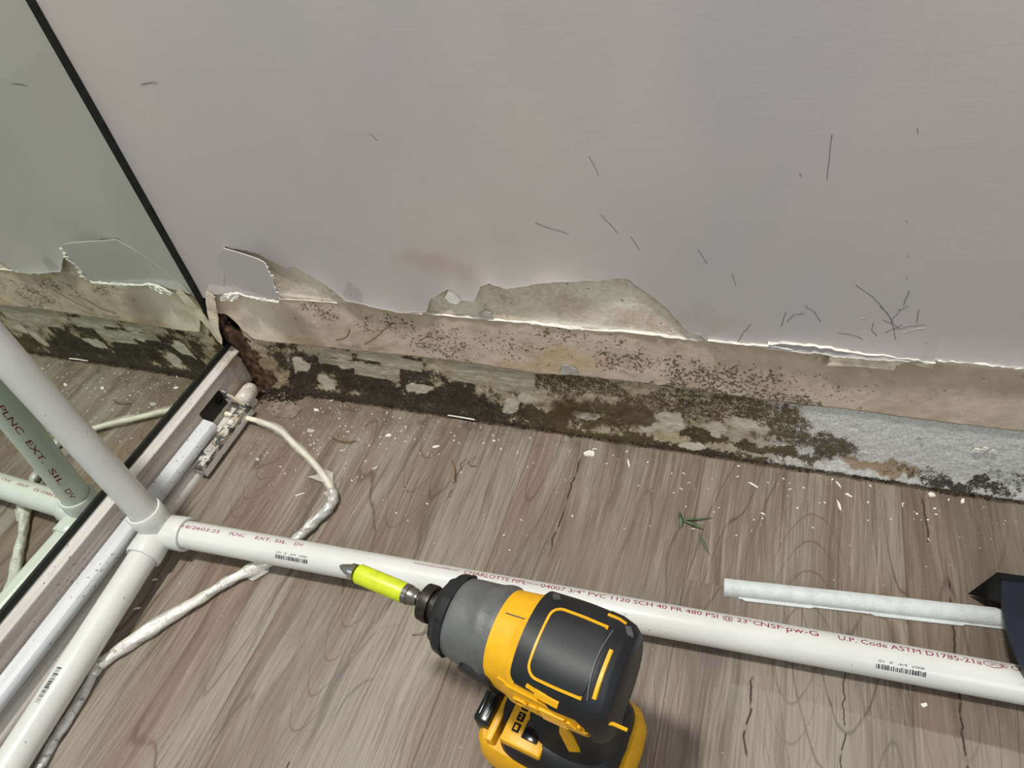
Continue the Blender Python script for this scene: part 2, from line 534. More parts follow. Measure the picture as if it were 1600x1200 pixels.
def grid_mesh(name, XS, ZS, yfun, masks, mat, parent=None):
    """wall grid facing -y. XS (n), ZS (m,n) arrays"""
    n = len(XS); m = ZS.shape[0]
    X = np.tile(XS, (m, 1)); Y = yfun(X, ZS)
    co = np.stack([X, Y, ZS], -1).reshape(-1, 3)
    i, j = np.meshgrid(np.arange(m - 1), np.arange(n - 1), indexing='ij')
    a = i * n + j; F = np.stack([a, a + 1, a + n + 1, a + n], -1).reshape(-1, 4)
    me = bpy.data.meshes.new(name); me.from_pydata(co.tolist(), [], F.tolist()); me.update()
    for nm, mk in masks.items():
        at = me.color_attributes.new(nm, 'FLOAT_COLOR', 'POINT')
        arr = np.ones((len(co), 4)); arr[:, :3] = mk.reshape(-1, 3)
        at.data.foreach_set('color', arr.ravel())
    return link(name, me, mat, parent, True)


def text_mesh(s, bold=0.0):
    cu = bpy.data.curves.new('t', 'FONT'); cu.body = s; cu.offset = bold; cu.resolution_u = 3
    o = bpy.data.objects.new('t', cu); COL.objects.link(o)
    bpy.context.view_layer.update()
    me = bpy.data.meshes.new_from_object(o, depsgraph=bpy.context.evaluated_depsgraph_get())
    bpy.data.objects.remove(o); bpy.data.curves.remove(cu)
    return me


def flat_text(strings, u0, u1, h, fn, slices=6, bold=0.004, pieces=None):
    """text spanning u0..u1, height h (cap height), mapped by fn(u, v) -> point; returns bmesh"""
    me = text_mesh(strings, bold)
    bm = bmesh.new(); bm.from_mesh(me); bpy.data.meshes.remove(me)
    xs = [v.co.x for v in bm.verts]
    x0, x1 = min(xs), max(xs)
    for k in range(1, slices):
        yk = -0.15 + 0.9 * k / slices
        bmesh.ops.bisect_plane(bm, geom=bm.verts[:] + bm.edges[:] + bm.faces[:], plane_co=(0, yk, 0), plane_no=(0, 1, 0))
    for v in bm.verts:
        u = u0 + (u1 - u0) * (v.co.x - x0) / (x1 - x0); vv = (v.co.y / 0.70 - 0.5) * h
        v.co = fn(u, vv)
    return bm


def join_bm(dst, src):
    me = bpy.data.meshes.new('j'); src.to_mesh(me); src.free(); dst.from_mesh(me); bpy.data.meshes.remove(me)


# ================================================================== SETTING
bm = bmesh.new(); box(bm, -0.6, 1.9, -1.9, -0.0035, -0.02, 0.0)
tag(bobj('floor', bm, 'floor'), kind='structure')

# ---- lower wall strip with mould -------------------------------------------------
XS = np.concatenate([np.arange(0.024, 0.95, 0.0011), np.linspace(0.96, 1.9, 60)])
ZR = np.linspace(-0.015, 0.095, 96)
ZS = np.tile(ZR[:, None], (1, len(XS))); X = np.tile(XS, (len(ZR), 1))
PX = proj(np.stack([X, X * 0, ZS], -1))
px, py = PX[..., 0], PX[..., 1]
wob = (fbm(px / 22, py / 22, 5) - 0.5)
wob2 = (fbm(px / 9, py / 9, 15) - 0.5)


def ell(cx, cy, rx, ry, ang=8, soft=0.6, wb=0.5):
    k_ = min(1.0, (rx * ry) ** .5 / 24)
    WX = (fbm(px / 34 + cx, py / 34, 101, 5) - .5) * 44 * k_ + (fbm(px / 7 + cx, py / 7, 103, 3) - .5) * 12 * k_
    WY = (fbm(px / 34 + cy, py / 34, 102, 5) - .5) * 30 * k_ + (fbm(px / 7 + cy, py / 7, 104, 3) - .5) * 10 * k_
    a = math.radians(ang); dx = px + WX - cx; dy = py + WY - cy
    u = (dx * math.cos(a) + dy * math.sin(a)) / rx; v = (-dx * math.sin(a) + dy * math.cos(a)) / ry
    r = np.sqrt(u * u + v * v) + wob * wb * 1.6 + wob2 * wb
    return 1 - smooth(1 - soft, 1 + soft * 0.4, r)


def rec(cx, cy, rx, ry, ang=9, soft=0.12, wb=0.06):
    a = math.radians(ang); dx = px - cx; dy = py - cy
    u = np.abs(dx * math.cos(a) + dy * math.sin(a)) / rx; v = np.abs(-dx * math.sin(a) + dy * math.cos(a)) / ry
    r = np.maximum(u, v) + wob2 * wb * 2
    return 1 - smooth(1 - soft, 1 + soft, r)


D = np.zeros_like(px)
for e in ((470, 575, 60, 40, 20, 1.0), (560, 590, 90, 42, 12, 1.0), (690, 620, 110, 34, 9, 1.0), (600, 610, 140, 22, 11, 1.0), (740, 640, 130, 20, 8, 1.0),
          (850, 650, 90, 20, 8, 1.0), (650, 585, 60, 26, 8, 0.8), (430, 560, 40, 30, 30, .8), (810, 605, 40, 22, 8, .55),
          (900, 600, 140, 34, 8, 0.74), (950, 650, 110, 26, 8, 0.85), (1050, 635, 140, 48, 8, 0.70), (1090, 678, 50, 18, 8, .95),
          (1200, 650, 100, 30, 14, 0.80), (1250, 685, 85, 26, 12, 0.8), (1290, 700, 60, 22, 12, 0.85), (1150, 640, 90, 34, 8, .68), (1215, 705, 120, 10, 9, .9),
          (1500, 755, 130, 12, 8, 0.85), (1440, 738, 60, 14, 8, 0.6), (1570, 750, 60, 18, 8, .55), (1420, 700, 240, 60, 8, 0.16), (1050, 700, 200, 12, 9, 1.0)):
    D = np.maximum(D, e[5] * ell(*e[:5]))
along = (py - (547 + .1505 * (px - 45)))      # distance above the floor line (negative above)
D = np.maximum(D, (1 - smooth(2, 16, -along)) * (1 - smooth(1120, 1350, px)) * 1.0)
D = np.maximum(D, (1 - smooth(0, 7, -along)) * 0.9)
G = np.clip(ell(940, 640, 170, 60) + ell(1230, 670, 160, 60) + ell(620, 540, 60, 20) * .5, 0, 1)
G *= smooth(780, 860, px)
B = np.zeros_like(px)
for e in ((466, 570, 17, 14, 25, .25, .25), (508, 598, 12, 18, -30, .3, .4), (538, 566, 14, 10, 8, .3, .4), (658, 607, 22, 7, 9, .3, .5), (912, 650, 24, 6, 5, .3, .4), (1040, 660, 36, 17, -12, .2, .35), (1120, 668, 22, 10, 5, .3, .5), (1160, 660, 26, 12, 5, .4, .5),
          (800, 633, 13, 12, 8, .4, 1.0), (825, 625, 16, 8, 8, .4, .6), (1085, 695, 30, 4, 8, .3, .4)):
    B = np.maximum(B, ell(*e))
S = np.zeros_like(px)
for e in ((527, 553, 22, 6), (590, 556, 30, 9), (528, 566, 30, 5), (588, 580, 34, 10), (735, 583, 28, 15), (803, 594, 32, 17), (612, 569, 14, 12), (640, 570, 20, 8)):
    S = np.maximum(S, rec(*e))
S *= 1 - rec(769, 596, 4, 26, 2) * .9
D = D * (1 - 0.92 * B) * (1 - 0.95 * S)
# solid dark brown scab
SCAB = ell(990, 646, 38, 20, 8, .15, .25); SCAB2 = ell(885, 640, 50, 14, 10, .5)
BR = np.clip(SCAB * 1.0 + SCAB2 * .9 + ell(1375, 728, 80, 9, 12, .3, .25) * 1.1, 0, 1)
BR = np.maximum(BR, ell(405, 585, 60, 50, 40, .5) * .55)
D = D * (1 - .75 * ell(408, 588, 44, 40, 40, .4))
D = np.clip(D * (1 - SCAB * .45) + .10 * (px < 760), 0, 1)
RT = smooth(1120, 1290, px + wob * 120)
Y0 = lambda X_, Z_: 0.0 + 0.0012 * (fbm(X_ * 160, Z_ * 160, 3) - .5) - 0.004 * smooth(0.02, -0.01, Z_)
wall_low = grid_mesh('wall_back', XS, ZS, Y0, {'mask': np.stack([D, G, B], -1), 'mask2': np.stack([S, BR, RT], -1)}, 'mould')
tag(wall_low, kind='structure')

# ---- middle strip of bare board, slightly proud -----------------------------------
XS2 = np.concatenate([np.arange(0.0005, 0.95, 0.0014), np.linspace(0.96, 1.9, 60)])
low_pts = [(300, 470), (343, 490), (352, 490), (368, 503), (380, 516), (396, 530), (420, 534), (470, 538), (560, 548), (640, 556), (700, 563), (760, 571), (840, 584), (905, 587), (1000, 598), (1120, 615), (1250, 632), (1330, 640), (1400, 650), (1500, 663), (1600, 674), (1800, 700)]
LW = np.array([onwall(p, -0.002) for p in low_pts])
zlow = np.interp(XS2, LW[:, 0], LW[:, 2]); zlow[XS2 > LW[-1, 0]] = 0.084
zlow += 0.0016 * (fbm(XS2 * 300, XS2 * 0, 8) - .5)
M2 = 90
ZS2 = zlow[None, :] + (0.225 - zlow[None, :]) * (np.linspace(0, 1, M2)[:, None])
X2 = np.tile(XS2, (M2, 1)); PX = proj(np.stack([X2, X2 * 0 - .002, ZS2], -1)); px, py = PX[..., 0], PX[..., 1]
wob = (fbm(px / 22, py / 22, 25) - 0.5); wob2 = (fbm(px / 9, py / 9, 35) - 0.5)
D = np.zeros_like(px)
for e in ((500, 490, 50, 16, 8, .62), (600, 510, 80, 20, 8, .55), (690, 535, 80, 26, 8, .55), (800, 540, 120, 26, 8, .42), (900, 530, 100, 18, 8, .5), (1000, 565, 110, 20, 10, .66), (1110, 590, 130, 22, 10, .78), (1180, 590, 100, 18, 8, .7), (1080, 610, 120, 9, 8, 1.0),
          (1260, 600, 120, 28, 8, .42), (1200, 622, 140, 8, 8, .9), (700, 560, 60, 8, 8, .6), (1250, 632, 90, 5, 8, .9)):
    D = np.maximum(D, e[5] * ell(*e[:5]))
zt = 0.1505
Gp = smooth(zt - 0.001, zt + 0.001, ZS2) * (1 - .5 * ell(820, 500, 80, 12))
O = np.clip(ell(880, 560, 60, 14) * .9 + ell(840, 575, 60, 8) + ell(360, 480, 30, 40) * .6 + ell(620, 480, 40, 8) + ell(470, 535, 40, 6) + ell(900, 480, 50, 20) * .4 + .5 * ell(1000, 500, 60, 12), 0, 1)
Y1 = lambda X_, Z_: -0.0022 + 0.0008 * (fbm(X_ * 120, Z_ * 120, 13) - .5) + 0.0012 * smooth(0.149, 0.153, Z_)
wall_mid = grid_mesh('wall_board_strip', XS2, ZS2, Y1, {'mask': np.stack([D, Gp, O], -1)}, 'plaster', wall_low)
sol = wall_mid.modifiers.new('s', 'SOLIDIFY'); sol.thickness = 0.0025; sol.offset = -1

# ---- upper painted skin with the torn lower edge -------------------------------------
edge_pts = [(306, 462), (330, 466), (345, 462), (350, 462), (353, 384), (362, 387), (385, 390), (405, 396), (420, 404), (432, 410), (447, 416), (462, 416), (475, 424), (495, 434), (512, 445), (525, 456), (540, 468), (550, 470), (575, 477), (612, 484), (620, 487), (666, 488),
            (670, 474), (674, 466), (688, 458), (700, 451), (708, 452), (716, 460), (722, 469), (728, 469), (742, 470), (747, 461), (752, 448), (764, 442), (776, 446), (790, 451), (812, 448), (840, 443), (870, 439), (905, 438), (940, 437), (975, 433), (985, 437), (1000, 449),
            (1020, 463), (1042, 480), (1055, 495), (1068, 512), (1083, 520), (1096, 524), (1106, 533), (1150, 538), (1200, 545), (1290, 553), (1300, 556), (1360, 560), (1400, 562), (1458, 566), (1464, 561), (1480, 563), (1520, 567), (1560, 571), (1600, 575), (1700, 586)]
curl_x = lambda X_: 0.0006 + 0.0035 * smooth(0.52, 0.62, X_) * smooth(1.2, .8, X_) + 0.002 * smooth(0.30, 0.22, X_) * smooth(0.13, 0.2, X_) + .003 * (smooth(.28, .33, X_) * smooth(.46, .4, X_))
EW = []
for p in edge_pts:
    q_ = onwall(p, -.005)
    for _ in range(3): q_ = onwall(p, -0.0045 - float(curl_x(np.array(q_[0]))) * 1.0)
    EW.append(q_)
EW = np.array(EW)
for k in range(1, len(EW)):
    if EW[k, 0] <= EW[k - 1, 0]: EW[k, 0] = EW[k - 1, 0] + 1e-5
XS3 = np.unique(np.concatenate([np.arange(0.0022, 0.95, 0.0012), EW[:, 0][(EW[:, 0] > 0.0022) & (EW[:, 0] < .95)], np.linspace(0.96, 1.9, 50)]))
zb = np.interp(XS3, EW[:, 0], EW[:, 2]); zb[XS3 > EW[-1, 0]] = EW[-1, 2]
zb += 0.0022 * (fbm(XS3 * 260, XS3 * 0 + 3, 8) - .5) * (1 - 0)
t = np.linspace(0, 1, 70)
ZTOP = 1.25
ta = np.linspace(0, 1, 46) ** 1.9; tb = np.linspace(0, 1, 26)[1:]
ZM = 0.26
ZS3 = np.concatenate([zb[None, :] + (ZM - zb[None, :]) * ta[:, None], ZM + (ZTOP - ZM) * tb[:, None] + zb[None, :] * 0], 0)
t = np.arange(ZS3.shape[0])
X3 = np.tile(XS3, (len(t), 1)); PX = proj(np.stack([X3, X3 * 0 - .004, ZS3], -1)); px, py = PX[..., 0], PX[..., 1]
wob = (fbm(px / 22, py / 22, 45) - 0.5); wob2 = (fbm(px / 9, py / 9, 55) - 0.5)
dist = ZS3 - zb[None, :]
curlamp = curl_x(X3)
ew = (1 - smooth(0.0, 0.0011 + 0.0016 * fbm(X3 * 300, X3 * 0, 77), dist)) * (0.35 + .65 * smooth(0.4, 0.55, fbm(X3 * 120, X3 * 0 + 9, 71)) * smooth(.5, .6, X3) + .3)
ew = ew * (1 - .85 * smooth(.156, .166, np.tile(zb[None, :], (ZS3.shape[0], 1))))
st = np.clip(ell(680, 410, 65, 20, 10, .7) + .5 * ell(1120, 505, 60, 12), 0, 1)
sm = np.clip(ell(556, 456, 14, 17, -20, .4, .6) * 1.2 + .35 * ell(585, 220, 18, 9, 30) + .22 * ell(1460, 60, 110, 36, 5) + .3 * ell(720, 330, 200, 30) * 0, 0, 1)
Y2 = lambda X_, Z_: -0.0045 - curlamp * np.exp(-dist / 0.012) * (0.6 + .8 * fbm(X_ * 30, Z_ * 20, 91)) + 0.0016 * (fbm(X_ * 9, Z_ * 9, 19) - .5)
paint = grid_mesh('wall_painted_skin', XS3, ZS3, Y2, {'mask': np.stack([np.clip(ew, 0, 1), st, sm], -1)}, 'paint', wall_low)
sol = paint.modifiers.new('s', 'SOLIDIFY'); sol.thickness = 0.0012; sol.offset = 1
MT['paint'].m  # same skin on the front and the cut edge
# the solid wall behind
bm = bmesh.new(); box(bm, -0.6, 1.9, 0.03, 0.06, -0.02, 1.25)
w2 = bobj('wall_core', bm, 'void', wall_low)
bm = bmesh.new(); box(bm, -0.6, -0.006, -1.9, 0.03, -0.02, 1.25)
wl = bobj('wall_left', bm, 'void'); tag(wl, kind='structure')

# ---- torn skin pieces on the wall -------------------------------------------------------
def wall_poly(name, pts, y, mat, thick=0.0008, parent=None, yfun=None, sub=3):
    P = []
    for p in pts:
        q_ = onwall(p, y)
        for _ in range(4):
            if yfun: q_ = onwall(p, yfun(q_[0], q_[2]))
        P.append(q_)
    bm = bmesh.new()
    vs = [bm.verts.new((p[0], y, p[2])) for p in P]
    f = bm.faces.new(vs)
    bmesh.ops.triangulate(bm, faces=[f])
    for k in range(sub): bmesh.ops.subdivide_edges(bm, edges=[e for e in bm.edges if e.calc_length() > 0.003], cuts=1, use_grid_fill=True)
    for v in bm.verts:
        if yfun: v.co.y = yfun(v.co.x, v.co.z)
    g = bmesh.ops.extrude_face_region(bm, geom=bm.faces[:])
    for e in g['geom']:
        if isinstance(e, bmesh.types.BMVert): e.co.y += thick
    return bobj(name, bm, mat, parent, False)


def jag(pts, amp=1.0, n=4, seed=1):
    r = random.Random(seed); out = []
    for a, b in zip(pts, pts[1:]):
        for k in range(n):
            t_ = k / n
            out.append((a[0] + (b[0] - a[0]) * t_ + (r.uniform(-amp, amp) if k else 0), a[1] + (b[1] - a[1]) * t_ + (r.uniform(-amp, amp) if k else 0)))
    out.append(pts[-1]); return out


# hinged flap left of the first tear
fl_top = [(348, 388), (365, 393), (388, 400), (403, 405), (412, 410), (416, 414)]
fl_right = jag([(416, 414), (420, 424), (427, 436), (431, 452), (438, 466)], 1.2, 3, 4)
fl_bot = jag([(438, 466), (434, 474), (410, 470), (385, 464), (362, 458), (345, 460), (320, 462)], .8, 3, 5)
xh = onwall((352, 430), -.005)[0]
xr = onwall((437, 466), -.005)[0]
flap_y = lambda x, z: -0.0062 - 0.013 * max(0, (x - xh) / (xr - xh)) ** 1.3 - 0.004 * max(0, (0.160 - z) / .02)
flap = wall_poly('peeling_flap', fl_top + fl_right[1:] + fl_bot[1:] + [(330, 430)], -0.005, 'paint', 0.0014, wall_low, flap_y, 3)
me = flap.data
at = me.color_attributes.new('mask', 'FLOAT_COLOR', 'POINT')
arr = np.zeros((len(me.vertices), 4)); arr[:, 3] = 1
at.data.foreach_set('color', arr.ravel())


def edge_strip(name, pts, wpx, y0, mat, amp=1.0, seed=1, out=0.0015, parent=None, back=0.0):
    """thin crumbly raised strip along a polyline on the wall"""
    pts = jag(pts, amp, 6, seed); r = random.Random(seed)
    bm = bmesh.new(); A = []; Bv = []; Cv = []
    for p in pts:
        h = wpx * r.uniform(.35, 1.2)
        yy = y0
        if callable(y0):
            q_ = onwall(p, -.01)
            for _ in range(4): yy = y0(q_[0], q_[2]); q_ = onwall(p, yy)
        a = onwall((p[0], p[1] - h / 2), yy); b = onwall((p[0], p[1] + h / 2), yy)
        A.append(bm.verts.new(a)); c_ = (a + b) / 2; c_[1] -= out * r.uniform(.5, 1.3); Cv.append(bm.verts.new(c_)); Bv.append(bm.verts.new((b[0], b[1] + back, b[2])))
    for i in range(len(pts) - 1):
        bm.faces.new((A[i], A[i + 1], Cv[i + 1], Cv[i])); bm.faces.new((Cv[i], Cv[i + 1], Bv[i + 1], Bv[i])); bm.faces.new((A[i], Bv[i], Bv[i + 1], A[i + 1]))
    bm.faces.new((A[0], Cv[0], Bv[0])); bm.faces.new((A[-1], Bv[-1], Cv[-1]))
    return bobj(name, bm, mat, parent)


edge_strip('torn_edge', [(437, 467), (480, 469), (527, 473)], 2.5, -0.002, 'torn', .5, 2, .001, wall_low)
edge_strip('torn_edge', [(667, 489), (740, 496), (820, 503), (908, 513), (1000, 519), (1060, 527), (1104, 531)], 4.6, -0.0018, 'torn', .9, 3, .002, wall_low)
edge_strip('torn_edge', [(830, 504), (870, 508), (912, 514)], 6, -0.002, 'torn', .9, 6, .002, wall_low)
edge_strip('torn_edge', [(366, 458), (395, 465), (418, 470), (436, 472)], 7, lambda x, z: flap_y(x, z) - .0008, 'torn', .8, 7, .0012, wall_low)
edge_strip('torn_edge', [(416, 415), (421, 425), (425, 431), (428, 440), (431, 452), (436, 460), (439, 468)], 4.0, lambda x, z: flap_y(x, z) - .0002, 'torn', 1.6, 17, .0008, wall_low)
edge_strip('torn_edge', [(1200, 536), (1240, 537), (1290, 542), (1340, 551), (1420, 559), (1462, 566)], 4, -0.0088, 'torn', 1.2, 8, .0015, wall_low, .004)
edge_strip('torn_edge', [(1296, 556), (1310, 556), (1356, 561), (1400, 562), (1458, 567)], 4, -0.0092, 'torn', 1.0, 12, .001, wall_low, .003)
edge_strip('torn_edge', [(1464, 562), (1500, 565), (1560, 570), (1600, 575), (1680, 584)], 3.5, -0.0088, 'torn', 1.2, 9, .0018, wall_low, .004)
edge_strip('torn_edge', [(1106, 532), (1160, 538), (1210, 541), (1240, 547)], 2.5, -0.0088, 'torn', .6, 10, .001, wall_low, .003)
edge_strip('torn_edge', [(575, 479), (600, 483), (620, 488), (660, 490)], 1.8, -0.006, 'torn', .5, 11, .001, wall_low)
wall_poly('torn_paper', jag([(1298, 555), (1400, 565), (1458, 568), (1459, 577)], .4, 5, 3) + jag([(1459, 577), (1415, 567), (1402, 570), (1397, 578), (1360, 575), (1335, 572), (1292, 571), (1300, 565)], .7, 4, 3)[1:], -0.0105, 'paper', 0.0008, wall_low, lambda x, z: -0.0085 - .05 * max(0, .150 - z) * 1.5)
# hanging curled paper strip in the corner, plus crumbly cap
wall_poly('torn_paper', jag([(321, 456), (336, 465), (337, 480), (341, 500), (343, 520), (347, 535), (346, 552)], 1.2, 3, 4) + jag([(346, 552), (338, 545), (333, 530), (328, 505), (323, 480), (321, 456)], 1.2, 3, 8)[1:-1], -0.008, 'paper', 0.001, wall_low, lambda x, z: -0.012 - .03 * max(0, .13 - z))
wall_poly('torn_paper', jag([(343, 466), (350, 460), (362, 458), (371, 461), (372, 468), (358, 470), (346, 469), (343, 466)], .8, 2, 9)[:-1], -0.010, 'torn', 0.002, wall_low, lambda x, z: -0.012 + .001 * math.sin(x * 3000))
# curled remnant inside the second tear
wall_poly('torn_paper', jag([(695, 466), (701, 452), (712, 450), (719, 456), (722, 468), (714, 476), (704, 474), (695, 466)], .5, 3, 12)[:-1], -0.005, 'torn', .001, wall_low, lambda x, z: -0.0065)
for pts, sd in ((jag([(748, 492), (755, 487), (767, 489), (768, 495), (756, 498), (748, 492)], .4, 2, 2)[:-1], 1), (jag([(874, 584), (878, 572), (888, 570), (900, 578), (903, 586), (874, 584)], .4, 2, 2)[:-1], 2)):
    wall_poly('blister', pts, -0.004, 'greychip', .001, wall_low, lambda x, z: -0.0045)
for k, (cx_, cy_, w_) in enumerate(((1526, 704, 7), (1539, 702, 5), (1551, 706, 5), (1439, 686, 3), (1548, 727, 3), (1404, 727, 3))):
    wall_poly('loose_flake', [(cx_ - w_, cy_ + 1), (cx_ - w_ * .3, cy_ - w_ * .5), (cx_ + w_, cy_ - 1), (cx_ + w_ * .4, cy_ + w_ * .45)], -0.002, 'greychip' if k > 2 else 'torn', .001, wall_low, lambda x, z: -0.0025)
# rotten wall corner: brown crumbling plaster inside the hole
bm = bmesh.new()
CX = np.arange(-0.004, 0.05, 0.0014); CZ = np.arange(-0.012, 0.145, 0.0014)
ids = {}
for i, x in enumerate(CX):
    for j, z in enumerate(CZ):
        hole = math.exp(-((x - 0.0155) / 0.009) ** 2 - ((z - 0.103) / 0.015) ** 2)
        y = -0.0015 + 0.024 * hole + 0.005 * (float(fbm(x * 140, z * 140, 4)) - .4) - .003 * max(0, (0.03 - z) / .03) + .004 * max(0, 1 - abs(x - .009) / .004) * (z < .075) + .003 * max(0, (x - .022) / .02)
        ids[i, j] = bm.verts.new((x, y, z))
for i in range(len(CX) - 1):
    for j in range(len(CZ) - 1):
        if ((CX[i] - .0150) / .0100) ** 2 + ((CZ[j] - .103) / .0185) ** 2 < 1: continue
        bm.faces.new((ids[i, j], ids[i + 1, j], ids[i + 1, j + 1], ids[i, j + 1]))
bobj('rotten_corner', bm, 'rot', wall_low, True)
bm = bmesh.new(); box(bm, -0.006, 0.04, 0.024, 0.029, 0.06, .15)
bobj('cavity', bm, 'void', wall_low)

# scratches and nicks in the paint
def ribbon(bm, pts, wpx, y):
    P = [onwall(p, y) for p in pts]
    s = wpx * 0.00045 / 2
    for a, b in zip(P, P[1:]):
        d = Vector((b[0] - a[0], 0, b[2] - a[2]))
        if d.length < 1e-6: continue
        n = Vector((-d.z, 0, d.x)).normalized() * s
        A = Vector(a); B_ = Vector(b)
        bm.faces.new([bm.verts.new(q) for q in (A + n, B_ + n, B_ - n, A - n)])


scr = [[(1337, 446), (1350, 455), (1365, 466), (1378, 480), (1388, 492), (1396, 505)], [(1375, 478), (1390, 495), (1395, 510), (1400, 530)], [(1380, 500), (1405, 512)], [(1365, 505), (1362, 515), (1370, 525)], [(1383, 520), (1410, 508)],
       [(1395, 515), (1420, 510), (1445, 508)], [(1420, 455), (1412, 478)], [(1436, 484), (1432, 505)], [(1258, 478), (1270, 486), (1282, 503)], [(1257, 490), (1240, 492), (1230, 503)], [(1228, 488), (1220, 510)],
       [(1150, 538), (1160, 522), (1174, 507)], [(1310, 520), (1340, 525), (1370, 540)], [(836, 348), (860, 358), (888, 366)], [(218, 133), (232, 131), (245, 130)], [(222, 132), (240, 129)],
       [(1144, 428), (1150, 448)], [(920, 245), (935, 275)], [(938, 335), (965, 365)], [(985, 370), (1000, 392)], [(1090, 390), (1105, 412)], [(1300, 210), (1292, 280)], [(1249, 271), (1252, 276)], [(1433, 200), (1434, 209)],
       [(1403, 485), (1420, 478)], [(1392, 500), (1403, 490), (1408, 484)], [(577, 210), (590, 220)], [(1418, 400), (1418, 402)], [(1417, 433), (1418, 436)], [(1415, 345), (1417, 348)]]
bm = bmesh.new()
for i, s_ in enumerate(scr):
    ribbon(bm, jag(s_, .9, 4, i), 1.0 if i < 16 else .8, -0.0078 if False else -0.0066)
sc_o = bobj('scuff_marks', bm, 'scratch', wall_low); sc_o['kind'] = 'structure'
sw = sc_o.modifiers.new('s', 'SHRINKWRAP'); sw.target = paint; sw.wrap_method = 'PROJECT'; sw.use_project_y = True
sw.use_negative_direction = True; sw.use_positive_direction = True; sw.offset = -0.0003; sw.wrap_mode = 'ABOVE_SURFACE'
sw.offset = 0.00025
bm = bmesh.new()
for i, s_ in enumerate([[(1410, 520), (1430, 514), (1446, 512)], [(1437, 537), (1452, 533)], [(1420, 556), (1432, 548), (1445, 543)], [(1422, 552), (1440, 545)], [(1277, 564), (1282, 560)], [(1345, 497), (1352, 496)]]):
    ribbon(bm, jag(s_, .6, 4, i + 50), 4, -0.0066)
sc2 = bobj('paint_nicks', bm, 'scratchpale', wall_low)
sw = sc2.modifiers.new('s', 'SHRINKWRAP'); sw.target = paint; sw.wrap_method = 'PROJECT'; sw.use_project_y = True
sw.use_negative_direction = True; sw.use_positive_direction = True; sw.wrap_mode = 'ABOVE_SURFACE'; sw.offset = 0.00025

# ================================================================== MIRROR AND TRACK
mr = empty('mirror_door', (0, -0.5, 0.073))
bm = bmesh.new(); box(bm, -0.005, 0.0, -1.9, -0.0125, 0.0735, 1.25)
put(bobj('mirror_glass', bm, 'mirror'), mr)
bm = bmesh.new(); box(bm, -0.005, 0.0016, -1.9, -0.004, 0.0668, 0.0740, 0.0005)
put(bobj('bottom_seal', bm, 'seal'), mr)
bm = bmesh.new()
Z = np.arange(0.10, 1.25, 0.006); A = []; B_ = []
r = random.Random(3)
for z in Z: A.append(bm.verts.new((0.0006, -0.0125, z))); B_.append(bm.verts.new((0.0016 + r.uniform(0, .0009), -0.0045, z)))
for i in range(len(Z) - 1): bm.faces.new((A[i], A[i + 1], B_[i + 1], B_[i]))
g = bmesh.ops.extrude_face_region(bm, geom=bm.faces[:])
for e in g['geom']:
    if isinstance(e, bmesh.types.BMVert): e.co.x -= .005; e.co.y += .001
put(bobj('side_seal', bm, 'seal'), mr)
tag(mr, 'mirrored closet door with black rubber edge seal reflecting the damaged wall', 'mirror')


def extrude_profile(prof, y0, y1, mat, name, ny=2):
    bm = bmesh.new(); R = []
    for k in range(ny):
        y = y0 + (y1 - y0) * k / (ny - 1)
        R.append([bm.verts.new((x, y, z)) for x, z in prof])
    n = len(prof)
    for a, b in zip(R, R[1:]):
        for i in range(n):
            j = (i + 1) % n; bm.faces.new((a[i], a[j], b[j], b[i]))
    bm.faces.new(R[0][::-1]); bm.faces.new(R[-1])
    bmesh.ops.bevel(bm, geom=[e for e in bm.edges if len(e.link_faces) == 2 and e.calc_face_angle(0) > .5 and abs(e.verts[0].co.y - e.verts[1].co.y) > .01], offset=0.0007, segments=2, affect='EDGES')
    return bobj(name, bm, mat, None, True, 40)


tr = empty('bottom_track', (0.0, -0.5, 0))
YE = -1.9
put(extrude_profile([(-.005, 0.056), (.0020, 0.056), (.0072, 0.0575), (.0076, 0.0595), (.0030, 0.0640), (.0005, 0.0665), (-.005, 0.0665)], -0.003, YE, 'bar2', 'upper_rail'), tr)
put(extrude_profile([(-.005, 0.011), (.0040, 0.011), (.0045, 0.036), (.0030, 0.0425), (.0052, 0.0440), (.0050, 0.0462), (.0015, 0.0500), (.0010, 0.056), (-.005, 0.056)], -0.003, YE, 'track', 'groove_face'), tr)
lip = [(-.005, 0.0)] + [(0.0222, 0.0)] + [(0.0122 + .010 * math.cos(a), 0.0025 + .010 * math.sin(a)) for a in np.linspace(0, PI / 2, 9)] + [(0.0025, 0.0125), (-.005, 0.0125)]
put(extrude_profile(lip, -0.026, YE, 'bar2', 'rounded_lip'), tr)
bm = bmesh.new()
# rounded white end stop of the lip, stained with rust
lathe(bm, (0.0140, -0.048, 0.0135), (0, 1, 0), [(0, .0098), (.02, .0100), (.026, .0098), (.031, .0084), (.0335, .0050), (.0345, .0005)], 28)
put(bobj('rounded_end', bm, 'bar2', None, True), tr)
tag(tr, 'aged white stepped bottom track running under the mirrored door', 'track')

ch = empty('channel_cover', (0.012, -0.5, 0.028))
bm = bmesh.new()
prof = [(0.0045, .0225), (0.0195, .0225), (0.0205, .0245), (0.0205, .0300), (0.0185, .0330), (0.0065, .0362), (0.0045, .0350)]
put(extrude_profile(prof, -0.090, YE, 'bar', 'channel_shell'), ch)
for yy in (-0.086, -.30):
    pass
tag(ch, 'white plastic channel strip with dark specks lying along the bottom track', 'channel strip')

# ---- dirty bracket
br = empty('metal_bracket', (0.034, -0.10, 0.012))
bm = bmesh.new()


